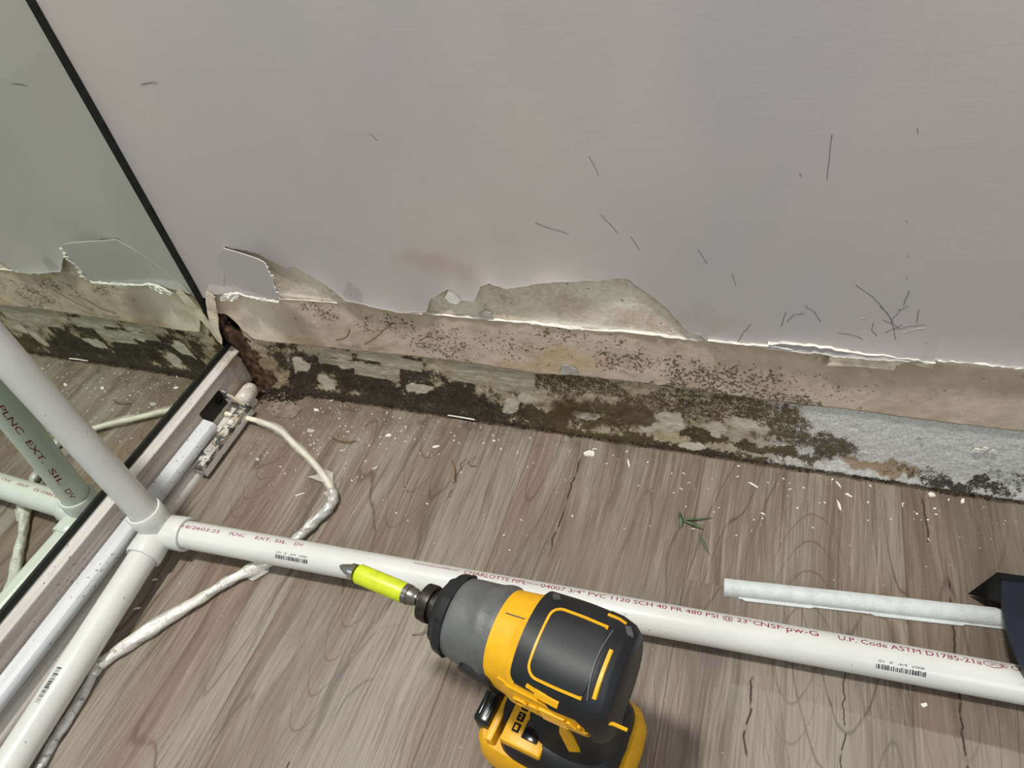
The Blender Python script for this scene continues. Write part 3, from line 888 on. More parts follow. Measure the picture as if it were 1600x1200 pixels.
def rough_box(x0, x1, y0, y1, z0, z1, amp, seed, n=(6, 40, 5), bottom=None):
    bm = bmesh.new(); box(bm, x0, x1, y0, y1, z0, z1)
    bmesh.ops.subdivide_edges(bm, edges=bm.edges[:], cuts=3, use_grid_fill=True)
    bmesh.ops.subdivide_edges(bm, edges=[e for e in bm.edges if e.calc_length() > 0.006], cuts=3, use_grid_fill=True)
    r = random.Random(seed)
    for v in bm.verts: v.co += Vector((r.uniform(-1, 1), r.uniform(-1, 1), r.uniform(-1, 1))) * amp
    return bm


put(bobj('long_arm', rough_box(0.0200, 0.0320, -0.1425, -0.046, 0.0130, 0.0195, .0004, 1), 'dirty', None, True, 50), br)
put(bobj('side_flange', rough_box(0.0302, 0.0322, -0.1410, -0.047, 0.0050, 0.0135, .00025, 2), 'bar2', None, True, 50), br)
bm = bmesh.new(); vs = [bm.verts.new(q) for q in ((.0046, -.052, .024), (.0046, -.052, .0440), (.0310, -.052, .0215), (.0310, -.052, .0135))]
f_ = bm.faces.new(vs); g = bmesh.ops.extrude_face_region(bm, geom=[f_])
for e in g['geom']:
    if isinstance(e, bmesh.types.BMVert): e.co.y += .0028
bmesh.ops.subdivide_edges(bm, edges=bm.edges[:], cuts=5, use_grid_fill=True)
r = random.Random(8)
for v in bm.verts: v.co += Vector((r.uniform(-1, 1), r.uniform(-1, 1), r.uniform(-1, 1))) * .0003
put(bobj('short_arm', bm, 'dirty', None, True, 50), br)
put(bobj('back_plate', rough_box(0.0044, 0.0058, -0.089, -0.050, 0.0215, 0.0430, .0002, 7), 'seal', None, True, 50), br)
bm = bmesh.new(); lathe(bm, (0.0056, -0.060, 0.034), (1, 0, 0), [(0, .0045), (.002, .0045), (.003, .0035), (.003, .0015), (.0015, .001)], 20)
put(bobj('screw', bm, 'void', None, True, 40), br)
bm = bmesh.new(); lathe(bm, (0.0262, -0.117, 0.0193), (0, 0, 1), [(0, .0068), (.0010, .0064), (.0014, .0056), (.0014, .0037), (.0008, .0036), (.0008, .0032), (.0019, .003), (.0021, .001)], 24)
put(bobj('rivet_cap', bm, 'greychip', None, True, 40), br)
bm = bmesh.new(); bmesh.ops.create_icosphere(bm, subdivisions=3, radius=.0038, matrix=Matrix.Translation((0.0275, -0.077, 0.0205)))
for v in bm.verts: v.co += Vector((1, 1, .5)) * .0015 * (float(fbm(v.co.x * 600, v.co.y * 600 + v.co.z * 400, 2)) - .5)
put(bobj('plaster_blob', bm, 'chip', None, True), br)
tag(br, 'dirty L-shaped metal bracket crusted with plaster and grime beside the track end', 'bracket')

# ================================================================== PVC PIPES
R = 0.01335
F = Vector((0.0457, -0.2221, 0.0277))
XEND = Vector((0.9000, -0.1735, 0.0134))
_A = Vector((0.0827, -0.2200, 0.0270)); _B = Vector((0.76737, -0.18137, 0.0134)); XEND = _B + (_B - _A).normalized() * .16; XEND.z = .0134
YEND = Vector((0.0731, -0.640, 0.0142))
YA = Vector((0.0437, -0.2703, 0.0262))
ZU = Vector((-0.092, 0.030, 0.995)).normalized()
fr_o = empty('pvc_pipe_frame', (F.x, F.y, 0))
XD = (XEND - F).normalized(); YD = (YEND - F).normalized()


def pipe_mesh(p0, d, s0, s1):
    bm = bmesh.new(); n = 20
    d, u, v = frame_of(d)
    lathe(bm, p0, d, [(s0, R * .78)] + [(s0, R)] + [(s0 + (s1 - s0) * k / n, R) for k in range(1, n + 1)] + [(s1, R * .78), (s1 - .02, R * .78)], 64)
    return bm


LX = (XEND - F).length; LY = (YEND - F).length; LZ = 0.275
pX = put(bobj('pipe', pipe_mesh(F, XD, .012, LX), 'pvc', None, True, 40), fr_o)
pY = put(bobj('pipe', pipe_mesh(F, YD, .012, LY), 'pvc', None, True, 40), fr_o)
pZ = put(bobj('pipe', pipe_mesh(F, ZU, .012, LZ), 'pvc', None, True, 40), fr_o)
bm = bmesh.new()
RS = 0.0166
for d in (XD, YD, ZU):
    lathe(bm, F, d, [(0, .012), (0.004, RS * .96), (.018, RS * .985), (.0195, RS), (.0300, RS), (.0312, RS - .0007), (.0312, R + .0004), (.026, R + .0002)], 64)
bmesh.ops.create_uvsphere(bm, u_segments=40, v_segments=24, radius=RS * .985, matrix=Matrix.Translation(F))
put(bobj('corner_fitting', bm, 'pvc', None, True, 40), fr_o)
tag(fr_o, 'white plastic pipe frame of three pipes meeting in a three-way corner fitting', 'pipe frame')


def cyl_map(p0, d, phi0, flip=1, off=.00012, ref=Vector((0, 0, 1))):
    """u along the axis, v around; phi0 angle of the line from ref, v grows with flip"""
    d = Vector(d).normalized(); n0 = (ref - d * ref.dot(d)).normalized(); b0 = d.cross(n0)   # b0: +90 deg

    def fn(u, v):
        a = (phi0(u) if callable(phi0) else phi0) + flip * v / R
        return Vector(p0) + d * u + (n0 * math.cos(a) + b0 * math.sin(a)) * (R + off)
    return fn


def s_at_px(p0, d, x, off=Vector((0, 0, .013))):
    lo, hi = 0.0, 1.0
    for _ in range(40):
        mid = (lo + hi) / 2
        if proj(np.array(Vector(p0) + d * mid + off))[0] < x: lo = mid
        else: hi = mid
    return lo


# red line of print on the long pipe: d=+x, so b0 = d x up = -y ... v up means towards the wall (+y)
b = XD.cross(Vector((0, 0, 1)))
sgn = -1 if b.y < 0 else 1
fX = cyl_map(F, XD, lambda u: sgn * math.radians(3 + 21 * min(1, u / .26)), sgn)
words = [('18/2603:25', 290, 347, .0036), ('PLNC', 362, 386, .0036), ('EXT.', 402, 426, .0036), ('SIL', 432, 450, .0036), ('DV', 462, 476, .0036),
         ('WWW.CHARLOTTEPIPE.COM', 646, 717, .0021), ('CHARLOTTE PIPE', 725, 822, .0044), ('®PLNC', 823, 844, .002), ('04007 3/4" PVC 1120 SCH 40 PR 480 PSI @ 23°C', 845, 1188, .0044), ('NSF', 1189, 1222, .0048), ('®', 1222, 1226, .0015), ('pw-G', 1229, 1279, .0052),
         ('U.P. Code ASTM D1785-21a', 1310, 1534, .0046), ('UPC', 1545, 1560, .0026), ('® CP', 1562, 1600, .004)]
offv = Vector((0, .005, .012))
bm = bmesh.new()
for wd, a, c_, h in words:
    join_bm(bm, flat_text(wd, s_at_px(F, XD, a, offv), s_at_px(F, XD, c_, offv), h, fX, 6, 0.0))
put(bobj('printed_text', bm, 'redink'), pX)['label'] = 'red printed lettering'
bm = bmesh.new()
t0 = s_at_px(F, XD, 1552, offv)
ring = []
for k in range(40):
    a = 2 * PI * k / 40
    ring.append((bm.verts.new(fX(t0 + .0062 * math.cos(a), .0031 * math.sin(a))), bm.verts.new(fX(t0 + .0056 * math.cos(a), .0026 * math.sin(a)))))
for k in range(40):
    a, b_ = ring[k], ring[(k + 1) % 40]; bm.faces.new((a[0], b_[0], b_[1], a[1]))
put(bobj('printed_ring', bm, 'redink'), pX)['label'] = 'red oval around the small approval letters'


def barcode(fn, u0, u1, v0, v1, seed, caption=None, capfn=None, h=.0018):
    bm = bmesh.new(); r = random.Random(seed); u = u0
    while u < u1:
        w_ = r.choice((.0003, .00045, .0007, .001)); e = r.uniform(-.0005, .0004)
        n = 4
        L = [fn(u, v0 + (v1 + e - v0) * k / n) for k in range(n + 1)]; Rr = [fn(min(u + w_, u1), v0 + (v1 + e - v0) * k / n) for k in range(n + 1)]
        Lv = [bm.verts.new(q) for q in L]; Rv = [bm.verts.new(q) for q in Rr]
        for k in range(n): bm.faces.new((Lv[k], Rv[k], Rv[k + 1], Lv[k + 1]))
        u += w_ + r.choice((.0003, .0005, .0008))
    if caption: join_bm(bm, flat_text(caption, u0 + .001, u1 - .001, h, capfn, 4, 0.0))
    return bm


for a, c_, sd in ((430, 480, 3), (1367, 1445, 4)):
    ph = -math.radians(46) * sgn
    f1 = cyl_map(F, XD, ph, sgn)
    oo = Vector((0, -.009, .009))
    u0, u1 = s_at_px(F, XD, a, oo), s_at_px(F, XD, c_, oo)
    capfn = (lambda u, v, f1=f1, u0=u0, u1=u1: f1(u0 + u1 - u, .0036 - v))
    put(bobj('barcode', barcode(f1, u0, u1, -.0022, .0014, sd, '4007  3/4"  X  10\'', capfn, .0017), 'blackink'), pX)
# near pipe barcode
bY = YD.cross(Vector((0, 0, 1)))
sy = 1 if bY.x > 0 else -1
fY = cyl_map(F, YD, sy * math.radians(2), sy)


def s_y_at(pxy):
    lo, hi = 0, .5
    for _ in range(40):
        mid = (lo + hi) / 2
        if proj(np.array(F + YD * mid + Vector((0, 0, .013))))[1] < pxy: lo = mid
        else: hi = mid
    return lo


put(bobj('barcode', barcode(fY, s_y_at(1042), s_y_at(1097), -.0025, .0020, 9), 'blackink'), pY)
# print on the upright pipe, on the side that faces the mirror, reading downward
fZ = cyl_map(F, ZU, 0.0, 1, ref=Vector((-0.80, -0.60, 0)))
bz = ZU.cross(Vector((-.8, -.6, 0)))
bm = bmesh.new()
for wd, z1, z0, h in (('PLNC', .170, .135, .0048), ('EXT.', .125, .095, .0048), ('SIL', .085, .062, .0048), ('DV', .054, .040, .0048)):
    join_bm(bm, flat_text(wd, 0, z1 - z0, h, (lambda u, v, z1=z1: fZ(z1 - u, -v)), 6, .003))
put(bobj('printed_text', bm, 'redink'), pZ)['label'] = 'red printed lettering'

# ================================================================== PLASTIC-WRAPPED CABLE
cb = empty('wrapped_cable', (0.15, -0.2, 0))


def fpath(lst): return [Vector(onfloor((a, b_), z)) for a, b_, z in lst]


core = fpath([(352, 646, .0165), (366, 650, .0130), (380, 652, .0095), (410, 660, .008), (438, 673, .007), (462, 696, .006), (487, 720, .006), (505, 742, .006), (517, 762, .006), (521, 778, .006), (512, 795, .006), (492, 814, .006), (468, 838, .006), (445, 858, .006), (418, 877, .006), (385, 893, .006), (340, 918, .006), (300, 944, .006), (250, 973, .006), (205, 1003, .0055), (160, 1035, .0048), (148, 1050, .0046), (130, 1085, .0046), (105, 1125, .0046), (80, 1165, .0046), (55, 1215, .005), (30, 1270, .005)])
sp = smooth_path(core, 10)
n = len(sp)
iA = 9 * 10; iB = 21 * 10
bm = bmesh.new(); tube(bm, sp, .0030, 14)
put(bobj('cable_core', bm, 'cable', None, True), cb)
bm = bmesh.new(); tube(bm, sp[28:94], lambda t_: .0042 + .0012 * math.sin(t_ * 11) ** 2, 16, True, .35)
put(bobj('clear_sleeve', bm, 'wrap', None, True), cb)
bm = bmesh.new(); tube(bm, sp[82:130], lambda t_: .0040 + .0012 * math.sin(t_ * PI) + .0004 * math.sin(t_ * 40), 18, True, .5)
w1 = put(bobj('wrap_sleeve', bm, 'foilgrey', None, True), cb); w1['label'] = 'grey smeared wrap at the cable bend'
bm = bmesh.new(); tube(bm, sp[128:213], lambda t_: .0040 + .0030 * math.exp(-((t_ - .18) / .10) ** 2) + .0022 * math.exp(-((t_ - .68) / .2) ** 2) + .0003 * math.sin(t_ * 60), 20, True, .4)
put(bobj('wrap_sleeve', bm, 'foil', None, True), cb)
bm = bmesh.new(); tube(bm, sp[211:], lambda t_: .0036 + .0006 * math.sin(t_ * 4), 16, True, .4)
put(bobj('wrap_sleeve', bm, 'foilgrey', None, True), cb)
# loose film fins
for (pts, nm) in (([(480, 745), (495, 742), (497, 730), (520, 738), (521, 757), (500, 752)], 0), ([(505, 770), (524, 790), (526, 786), (520, 765)], 2), ([(395, 908), (420, 893), (425, 880), (402, 882), (380, 900)], 3)):
    bm = bmesh.new(); vs = []
    for i, p in enumerate(pts):
        q = onfloor(p, .002 + .003 * (i % 2)); vs.append(bm.verts.new(q))
    f_ = bm.faces.new(vs); bmesh.ops.triangulate(bm, faces=[f_])
    g = bmesh.ops.extrude_face_region(bm, geom=bm.faces[:])
    for e in g['geom']:
        if isinstance(e, bmesh.types.BMVert): e.co.z += .0003
    put(bobj('film_fin', bm, 'wrap'), cb)
tag(cb, 'off-white cable wrapped in crinkled clear plastic looping from the track under the long pipe', 'cable')

# ================================================================== IMPACT DRIVER
AX0 = Vector(onfloor((531, 884), 0.166)); AX0 = Vector((AX0.x, AX0.y, .166))
AXR = Vector(onfloor((968, 1068), 0.166))
AD = (AXR - AX0).normalized(); LEN = (AXR - AX0).length - .004
SIDE = Vector((AD.y, -AD.x, 0))        # towards the camera side (-y)
if SIDE.y > 0: SIDE = -SIDE
UP = Vector((0, 0, 1))
dv = empty('impact_driver', (0, 0, 0))
dv.location = (AX0 + AD * (LEN - .065)); dv.location.z = 0


def s_px(x):
    lo, hi = -.02, .3
    for _ in range(40):
        mid = (lo + hi) / 2
        if proj(np.array(AX0 + AD * mid))[0] < x: lo = mid
        else: hi = mid
    return lo


S = {k: s_px(k) for k in (531, 556, 560, 634, 640, 650, 662, 672, 688, 700, 712, 790, 842, 850, 990)}
for k_, px_ in ((688, 697), (700, 706), (712, 718), (790, 797), (842, 834), (850, 838)): S[k_] = s_px(px_)
body_prof = [(S[688], .0175), (S[688] + .003, .0205), (S[700], .0220), (S[712] + .006, .0245), (S[790], .0282), (S[842], .0306), (LEN - .05, .0316), (LEN - .02, .0318), (LEN - .004, .0312), (LEN + .004, .0290), (LEN + .008, .0255)]


def rad(s):
    return float(np.interp(s, [a for a, _ in body_prof], [b_ for _, b_ in body_prof]))


def surf(s, th, off=0.0):
    """theta from straight up, + towards the camera side; slightly boxy towards the rear"""
    r = rad(s)
    k = float(smooth(S[842] - .01, S[842] + .03, np.array(s)))
    e = 2.0 + 0.7 * k
    c_, s_ = math.cos(th), math.sin(th)
    q = (abs(c_) ** e + abs(s_) ** e) ** (-1 / e)
    q = 1 + (q - 1) * .8
    return AX0 + AD * s + (UP * c_ + SIDE * s_) * (r * q + off)


def shell(s0, s1, th0=-PI, th1=PI, off=0.0, ns=24, nt=96, thick=None, sfun=None, cap0=True, cap1=True, extra=None):
    bm = bmesh.new(); closed = abs((th1 - th0) - 2 * PI) < 1e-6
    G = []
    for i in range(ns + 1):
        row = []
        for j in range(nt + (0 if closed else 1)):
            th = th0 + (th1 - th0) * j / nt; s = s0 + (s1 - s0) * i / ns
            if sfun: s, th = sfun(i / ns, j / nt)
            o_ = off + (extra(s, th) if extra else 0)
            row.append(bm.verts.new(surf(s, th, o_)))
        G.append(row)
    m_ = len(G[0])
    for i in range(ns):
        for j in range(m_ if closed else m_ - 1):
            k = (j + 1) % m_; bm.faces.new((G[i][j], G[i][k], G[i + 1][k], G[i + 1][j]))
    if closed:
        if cap0: bm.faces.new(G[0][::-1])
        if cap1: bm.faces.new(G[-1])
    else:
        # skirt towards the axis so that the patch has thickness
        rim = G[0] + [G[i][-1] for i in range(1, ns + 1)] + G[-1][:-1][::-1] + [G[i][0] for i in range(ns - 1, 0, -1)]
        low = []
        for v in rim:
            a = AX0 + AD * (v.co - AX0).dot(AD); d = (v.co - a).normalized(); low.append(bm.verts.new(v.co - d * (off + .0015)))
        for i in range(len(rim)):
            j = (i + 1) % len(rim); bm.faces.new((rim[i], low[i], low[j], rim[j]))
    return bm


def rrect(s0, s1, t0, t1, rs, rt_, n=6):
    """closed outline of a rounded rectangle in (s, theta)"""
    out = []
    for cs, ct, a0 in ((s1 - rs, t1 - rt_, 0), (s0 + rs, t1 - rt_, 90), (s0 + rs, t0 + rt_, 180), (s1 - rs, t0 + rt_, 270)):
        for k in range(n + 1):
            a = math.radians(a0 + 90 * k / n); out.append((cs + rs * math.cos(a), ct + rt_ * math.sin(a)))
    return out


def patch(s0, s1, t0, t1, rs, off, ns=20, nt=28):
    """rounded-rectangle patch laid on the body"""
    rt_ = rs / .03

    def fn(a, b_):
        # superellipse squash towards round corners
        u = 2 * a - 1; v = 2 * b_ - 1
        cu = (s1 - s0) / 2; cv = (t1 - t0) / 2
        du = max(0, abs(u) * cu - (cu - rs)) / rs; dvv = max(0, abs(v) * cv - (cv - rt_)) / rt_
        if du > 0 and dvv > 0:
            m_ = math.sqrt(du * du + dvv * dvv); k = max(du, dvv) / m_
            u = math.copysign((cu - rs + du * k * rs) / cu, u); v = math.copysign((cv - rt_ + dvv * k * rt_) / cv, v)
        return (s0 + s1) / 2 + u * cu, (t0 + t1) / 2 + v * cv
    return shell(s0, s1, t0, t1, off, ns, nt, sfun=fn)


def line_on(bm, pts, w_, off, closed=False, hgt=.0006):
    """raised bead along (s, theta) points"""
    n = len(pts); P = [surf(s, t_, off) for s, t_ in pts]; L = []
    for i in range(n):
        a = P[i - 1] if (i or closed) else P[i]; b_ = P[(i + 1) % n] if (i < n - 1 or closed) else P[i]
        t_ = (b_ - a).normalized(); ax = AX0 + AD * (P[i] - AX0).dot(AD); nn = (P[i] - ax).normalized(); sd = t_.cross(nn).normalized()
        L.append([bm.verts.new(P[i] + sd * w_ / 2 - nn * .001), bm.verts.new(P[i] + sd * w_ * .35 + nn * hgt), bm.verts.new(P[i] - sd * w_ * .35 + nn * hgt), bm.verts.new(P[i] - sd * w_ / 2 - nn * .001)])
    for i in range(n if closed else n - 1):
        a, b_ = L[i], L[(i + 1) % n]
        for k in range(3): bm.faces.new((a[k], a[k + 1], b_[k + 1], b_[k]))
    if not closed: bm.faces.new(L[0][::-1]); bm.faces.new(L[-1])


D2R = math.radians
# main yellow housing
put(bobj('housing', shell(S[790] - .004, LEN - .004), 'yellow', None, True, 45), dv)
# grey nose with a rib
nose = shell(S[700] - .002, S[790] + .001, off=.0006, extra=lambda s, th: .0012 * math.exp(-((s - (S[790] - .010 - .004 * math.cos(th * 2))) / .0035) ** 2) * (1 if True else 0) - .0008 * (s > S[790] - .004))
put(bobj('nose_casing', nose, 'grey', None, True, 45), dv)
# black bumper ring at the front
fr_ring = shell(S[688] - .001, S[712] + .001, off=.0014, extra=lambda s, th: .0012 * (0.5 + .5 * math.tanh(6 * math.sin(th * 5))))
put(bobj('front_bumper', fr_ring, 'black', None, True, 45), dv)
put(bobj('lower_bumper', patch(S[790] - .020, S[790] + .003, D2R(78), D2R(150), .006, .0030), 'black', None, True, 45), dv)
# black rear overmould: upper panel and full rear cap
put(bobj('top_overmould', patch(S[850] - .001, LEN - .004, D2R(-105), D2R(58), .006, .0018, 30, 50), 'black', None, True, 50), dv)
def cap_fn(a, b_):
    th = -PI + 2 * PI * b_
    s0 = LEN - .011 + .011 * float(smooth(D2R(62), D2R(78), np.array(th))) * (1 - float(smooth(D2R(150), D2R(170), np.array(th))))
    return s0 + (LEN + .008 - s0) * a, th


cap = shell(LEN - .011, LEN + .008, off=.0022, sfun=cap_fn)
put(bobj('rear_cap', cap, 'black', None, True, 50), dv)
# step of the overmould along the lower side
put(bobj('side_overmould', patch(S[850] + .022, LEN - .006, D2R(46), D2R(68), .004, .0019), 'black', None, True, 50), dv)
# raised panel with yellow outline
sP0, sP1 = s_px(842), s_px(926)
sP0 = S[850] + .009; sP1 = sP0 + .032
put(bobj('raised_panel', patch(sP0, sP1 + .001, D2R(-22), D2R(42), .004, .0030), 'black', None, True, 50), dv)
bm = bmesh.new()
o_ = [(s, t_) for s, t_ in rrect(sP0, sP1 + .02, D2R(-23), D2R(43), .006, D2R(11)) if s <= sP1]
k0 = max(range(len(o_)), key=lambda i: -1 if o_[i][1] < D2R(40) else o_[i][0])
top_pts = [(sP1, D2R(43))] + [p for p in rrect(sP0, sP1 + .02, D2R(-23), D2R(43), .006, D2R(11))[7:21]] + [(sP1, D2R(-23))]
fine = []
for a, b_ in zip(top_pts, top_pts[1:]):
    for k in range(6): fine.append((a[0] + (b_[0] - a[0]) * k / 6, a[1] + (b_[1] - a[1]) * k / 6))
fine.append(top_pts[-1])
line_on(bm, fine, .0019, .0030)
for (s0, t0, s1, t1, w_) in ((sP1 - .004, -40, sP1 + .007, -41, .0022), (sP0 + .001, 53, sP0 + .010, 55, .0022), (LEN - .032, 56, LEN - .018, 58, .0050), (LEN - .0005, -5, LEN - .0005, 40, .0028)):
    line_on(bm, [(s0 + (s1 - s0) * k / 8, D2R(t0 + (t1 - t0) * k / 8)) for k in range(9)], w_, .0024)
put(bobj('yellow_accents', bm, 'yellow', None, True, 50), dv)
bm = bmesh.new()
line_on(bm, [(sP1 + .003 - .002 * math.sin(k / 20 * PI), D2R(-22 + 64 * k / 20)) for k in range(21)], .0010, .0030)
put(bobj('panel_edge', bm, 'blackline', None, True, 50), dv); bm = bmesh.new()
line_on(bm, [(S[842] + .004, D2R(-60 + 120 * k / 30)) for k in range(31)], .0007, .0004)
line_on(bm, [(S[790] + .001 + k * (S[842] - S[790]) / 8, D2R(-3)) for k in range(9)], .0006, .0001)
put(bobj('housing_seam', bm, 'blackline', None, True, 50), dv)
bm = bmesh.new()
for s0, t0 in ((S[850] + .006, -40), (sP1 + .010, -34)):
    bm = bmesh.new()
    line_on(bm, [(s0 - .0015 + .003 * k / 6, D2R(t0 - 4 + 8 * k / 6)) for k in range(7)], .0045, .0024)
    put(bobj('screw_cover', bm, 'blackline', None, True, 50), dv)
# embossed letters on the yellow flank
def flank(u, v): return surf(u, D2R(86) - v / .031, .0013)


bmT = flat_text('DEWALT', S[842] + .003, S[842] + .055, .0062, flank, 5, .012)
g = bmesh.ops.extrude_face_region(bmT, geom=bmT.faces[:])
for e in g['geom']:
    if isinstance(e, bmesh.types.BMVert):
        ax = AX0 + AD * (e.co - AX0).dot(AD); e.co -= (e.co - ax).normalized() * .0016
put(bobj('embossed_lettering', bmT, 'yellow'), dv)
bm = bmesh.new()
line_on(bm, [(S[842] - .008 + .075 * k / 20, D2R(68)) for k in range(21)], .0012, .0004)
for k in range(4): line_on(bm, [(LEN - .030 + .003 * q + k * .0006, D2R(80 + k * 5.5)) for q in range(6)], .0016, .0008)
put(bobj('grip_ribs', bm, 'yellow', None, True, 50), dv)

# collet, bit holder and bit
bm = bmesh.new(); lathe(bm, AX0, AD, [(S[662] + .000, .0095), (S[662] + .001, .0117), (S[662] + .006, .0121), (S[672] + .003, .0117), (S[672] + .003, .0095), (S[688] + .002, .0095)], 40)
put(bobj('collet', bm, 'collet', None, True, 35), dv)
bt = bmesh.new(); lathe(bt, AX0, AD, [(S[640], .0038), (S[662] + .002, .0038)], 6)
put(bobj('hex_shank', bt, 'chrome'), dv)
bm = bmesh.new(); lathe(bm, AX0, AD, [(S[634] - .001, .0064), (S[640], .0064), (S[640] + .0003, .0058), (S[650] - .001, .0056), (S[650], .0050), (S[650] + .002, .0046), (S[650] + .0022, .0036)], 32)
put(bobj('chrome_collar', bm, 'darksteel', None, True, 35), dv)
bm = bmesh.new(); lathe(bm, AX0, AD, [(S[560], .0058), (S[560] + .0008, .0066), (S[634] - .001, .0066), (S[634], .0062)], 40)
put(bobj('bit_sleeve', bm, 'lime', None, True, 35), dv)
# phillips bit: four flutes
bm = bmesh.new()
rings = []
d_, u_, v_ = frame_of(AD)
bp = [(0, .0006, .9), (.0015, .0018, .62), (.005, .0032, .5), (.0085, .0044, .55), (.0095, .0052, .9), (.0135, .0054, 1.0)]
for s, r_, q in bp:
    ring = []
    for k in range(32):
        a = 2 * PI * k / 32; rr = r_ * (q + (1 - q) * abs(math.cos(2 * a)) ** 1.5)
        ring.append(bm.verts.new(AX0 + AD * s * 1.0 + (u_ * math.cos(a) + v_ * math.sin(a)) * rr))
    rings.append(ring)
for a, b_ in zip(rings, rings[1:]):
    for i in range(32):
        j = (i + 1) % 32; bm.faces.new((a[i], a[j], b_[j], b_[i]))
bm.faces.new(rings[0][::-1]); bm.faces.new(rings[-1])
put(bobj('screwdriver_bit', bm, 'chrome', None, True, 40), dv)

# handle, foot and battery, in a local frame: origin under the head, x = AD, y = -SIDE
base = AX0 + AD * (LEN - .047); base.z = 0
YW = -SIDE


def loc(x, y, z): return base + AD * x + YW * y + UP * z


def loft(sections, seg=40, e=3.0):
    """sections: (cx, cy, z, hx, hy)"""
    bm = bmesh.new(); Rg = []
    for sec in sections:
        cx, cy, z, hx, hy = sec[:5]; ee = sec[5] if len(sec) > 5 else e
        ring = []
        for k in range(seg):
            a = 2 * PI * k / seg; c_, s_ = math.cos(a), math.sin(a)
            ring.append(bm.verts.new(loc(cx + hx * math.copysign(abs(c_) ** (2 / ee), c_), cy + hy * math.copysign(abs(s_) ** (2 / ee), s_), z)))
        Rg.append(ring)
    for a, b_ in zip(Rg, Rg[1:]):
        for i in range(seg):
            j = (i + 1) % seg; bm.faces.new((a[i], a[j], b_[j], b_[i]))
    bm.faces.new(Rg[0][::-1]); bm.faces.new(Rg[-1])
    return bm


def lbox(bm, x0, x1, y0, y1, z0, z1, bev=.001):
    b2 = bmesh.new(); box(b2, x0, x1, y0, y1, z0, z1, bev)
    for v in b2.verts: v.co = loc(*v.co)
    join_bm(bm, b2)


hx0 = 0.026
put(bobj('handle', loft([(.018, 0, .148, .024, .017), (.022, 0, .128, .021, .0165), (.027, 0, .10, .020, .017), (.026, 0, .082, .022, .018), (.014, 0, .068, .034, .026), (.008, 0, .060, .044, .031)], 40, 2.4), 'black', None, True, 50), dv)
bm = bmesh.new()
for k in range(5): pass
lbox(bm, -.004, .004, -.004, .004, .118, .138, .003)
put(bobj('trigger', bm, 'black', None, True, 50), dv)
# yellow stripe pieces on the handle flank
bm = bmesh.new()
bq = [(x - .012, y, z) for x, y, z in ((.030, .0175, .118), (.037, .0170, .098), (.041, .0180, .078), (.034, .0200, .074), (.028, .0180, .100))]
for sg in (-1,):
    vs = [bm.verts.new(loc(x, sg * (y + .0012), z)) for x, y, z in bq]; f_ = bm.faces.new(vs)
    g = bmesh.ops.extrude_face_region(bm, geom=[f_])
    for e in g['geom']:
        if isinstance(e, bmesh.types.BMVert): e.co -= YW * sg * .003
put(bobj('handle_stripe', bm, 'yellow', None), dv)
# black foot
XC = .003
put(bobj('foot', loft([(XC + .006, 0, .046, .040, .034, 5), (XC + .006, 0, .052, .0415, .0350, 5), (XC + .006, 0, .060, .0395, .0335, 5), (XC + .007, 0, .068, .037, .029, 4), (XC + .008, 0, .071, .032, .024, 3)], 56, 5), 'black', None, True, 40), dv)
# yellow selector panel on the foot with a black button and the numbers
bm = bmesh.new(); lbox(bm, -.026, .004, -.0310, -.001, .062, .0712, .002)
put(bobj('selector_panel', bm, 'yellow', None, True, 40), dv)
bm = bmesh.new(); lbox(bm, -.0125, -.001, -.0245, -.0125, .068, .0725, .0006)
put(bobj('mode_button', bm, 'blackgloss', None, True, 40), dv)
bm = bmesh.new()
for k in range(3): lbox(bm, -.0205, -.0155, -.0230 + k * .0075, -.0170 + k * .0075, .070, .0718, .0003)
put(bobj('mode_window', bm, 'blackgloss'), dv)
bm = bmesh.new()
for k, tx in enumerate('123'):
    cy = -.0200 + k * .0075
    join_bm(bm, flat_text(tx, -.0012, .0012, .0034, (lambda u, v, cy=cy: loc(-.018 + u, cy + v, .0720)), 2, .0))
put(bobj('mode_numbers', bm, 'yellow'), dv)
bm = bmesh.new(); lbox(bm, .018, .027, -.0330, -.024, .060, .0665, .001)
put(bobj('belt_hook_mount', bm, 'yellow', None, True, 40), dv)
# battery pack
put(bobj('battery', loft([(XC, 0, .0005, .050, .034, 6), (XC, 0, .004, .0530, .0370, 6), (XC, 0, .026, .0545, .0385, 6), (XC, 0, .030, .0535, .0375, 6), (XC, 0, .044, .0530, .0370, 6), (XC, 0, .049, .0495, .0340, 6)], 64, 6), 'yellow', None, True, 40), dv)
bm = bmesh.new(); lbox(bm, -.0520, -.0395, -.0240, .0320, .030, .0620, .002)
bt_ = bm
for k in range(3): lbox(bm, -.0528, -.0515, -.020, .030, .035 + k * .007, .038 + k * .007, .0004)
lbox(bm, -.0495, -.0480, -.020, .028, .0610, .0630, .0004); lbox(bm, -.0445, -.0430, -.020, .028, .0610, .0630, .0004)
bm_l = bm
bm = bmesh.new(); lbox(bm, -.0395, -.0335, -.0320, .0330, .030, .0585, .0015)
put(bobj('battery_shoulder', bm, 'yellow', None, True, 40), dv)
bm = bm_l
put(bobj('battery_latch', bm, 'blackgloss', None, True, 40), dv)
bm = bmesh.new(); lbox(bm, -.040, .045, -.0390, -.036, .004, .010, .001); lbox(bm, .0545, .0585, -.028, -.010, .012, .040, .002)
put(bobj('battery_base_strip', bm, 'black', None, True, 40), dv)
tag(dv, 'yellow and black cordless impact driver with lime bit holder standing on its battery', 'power tool')

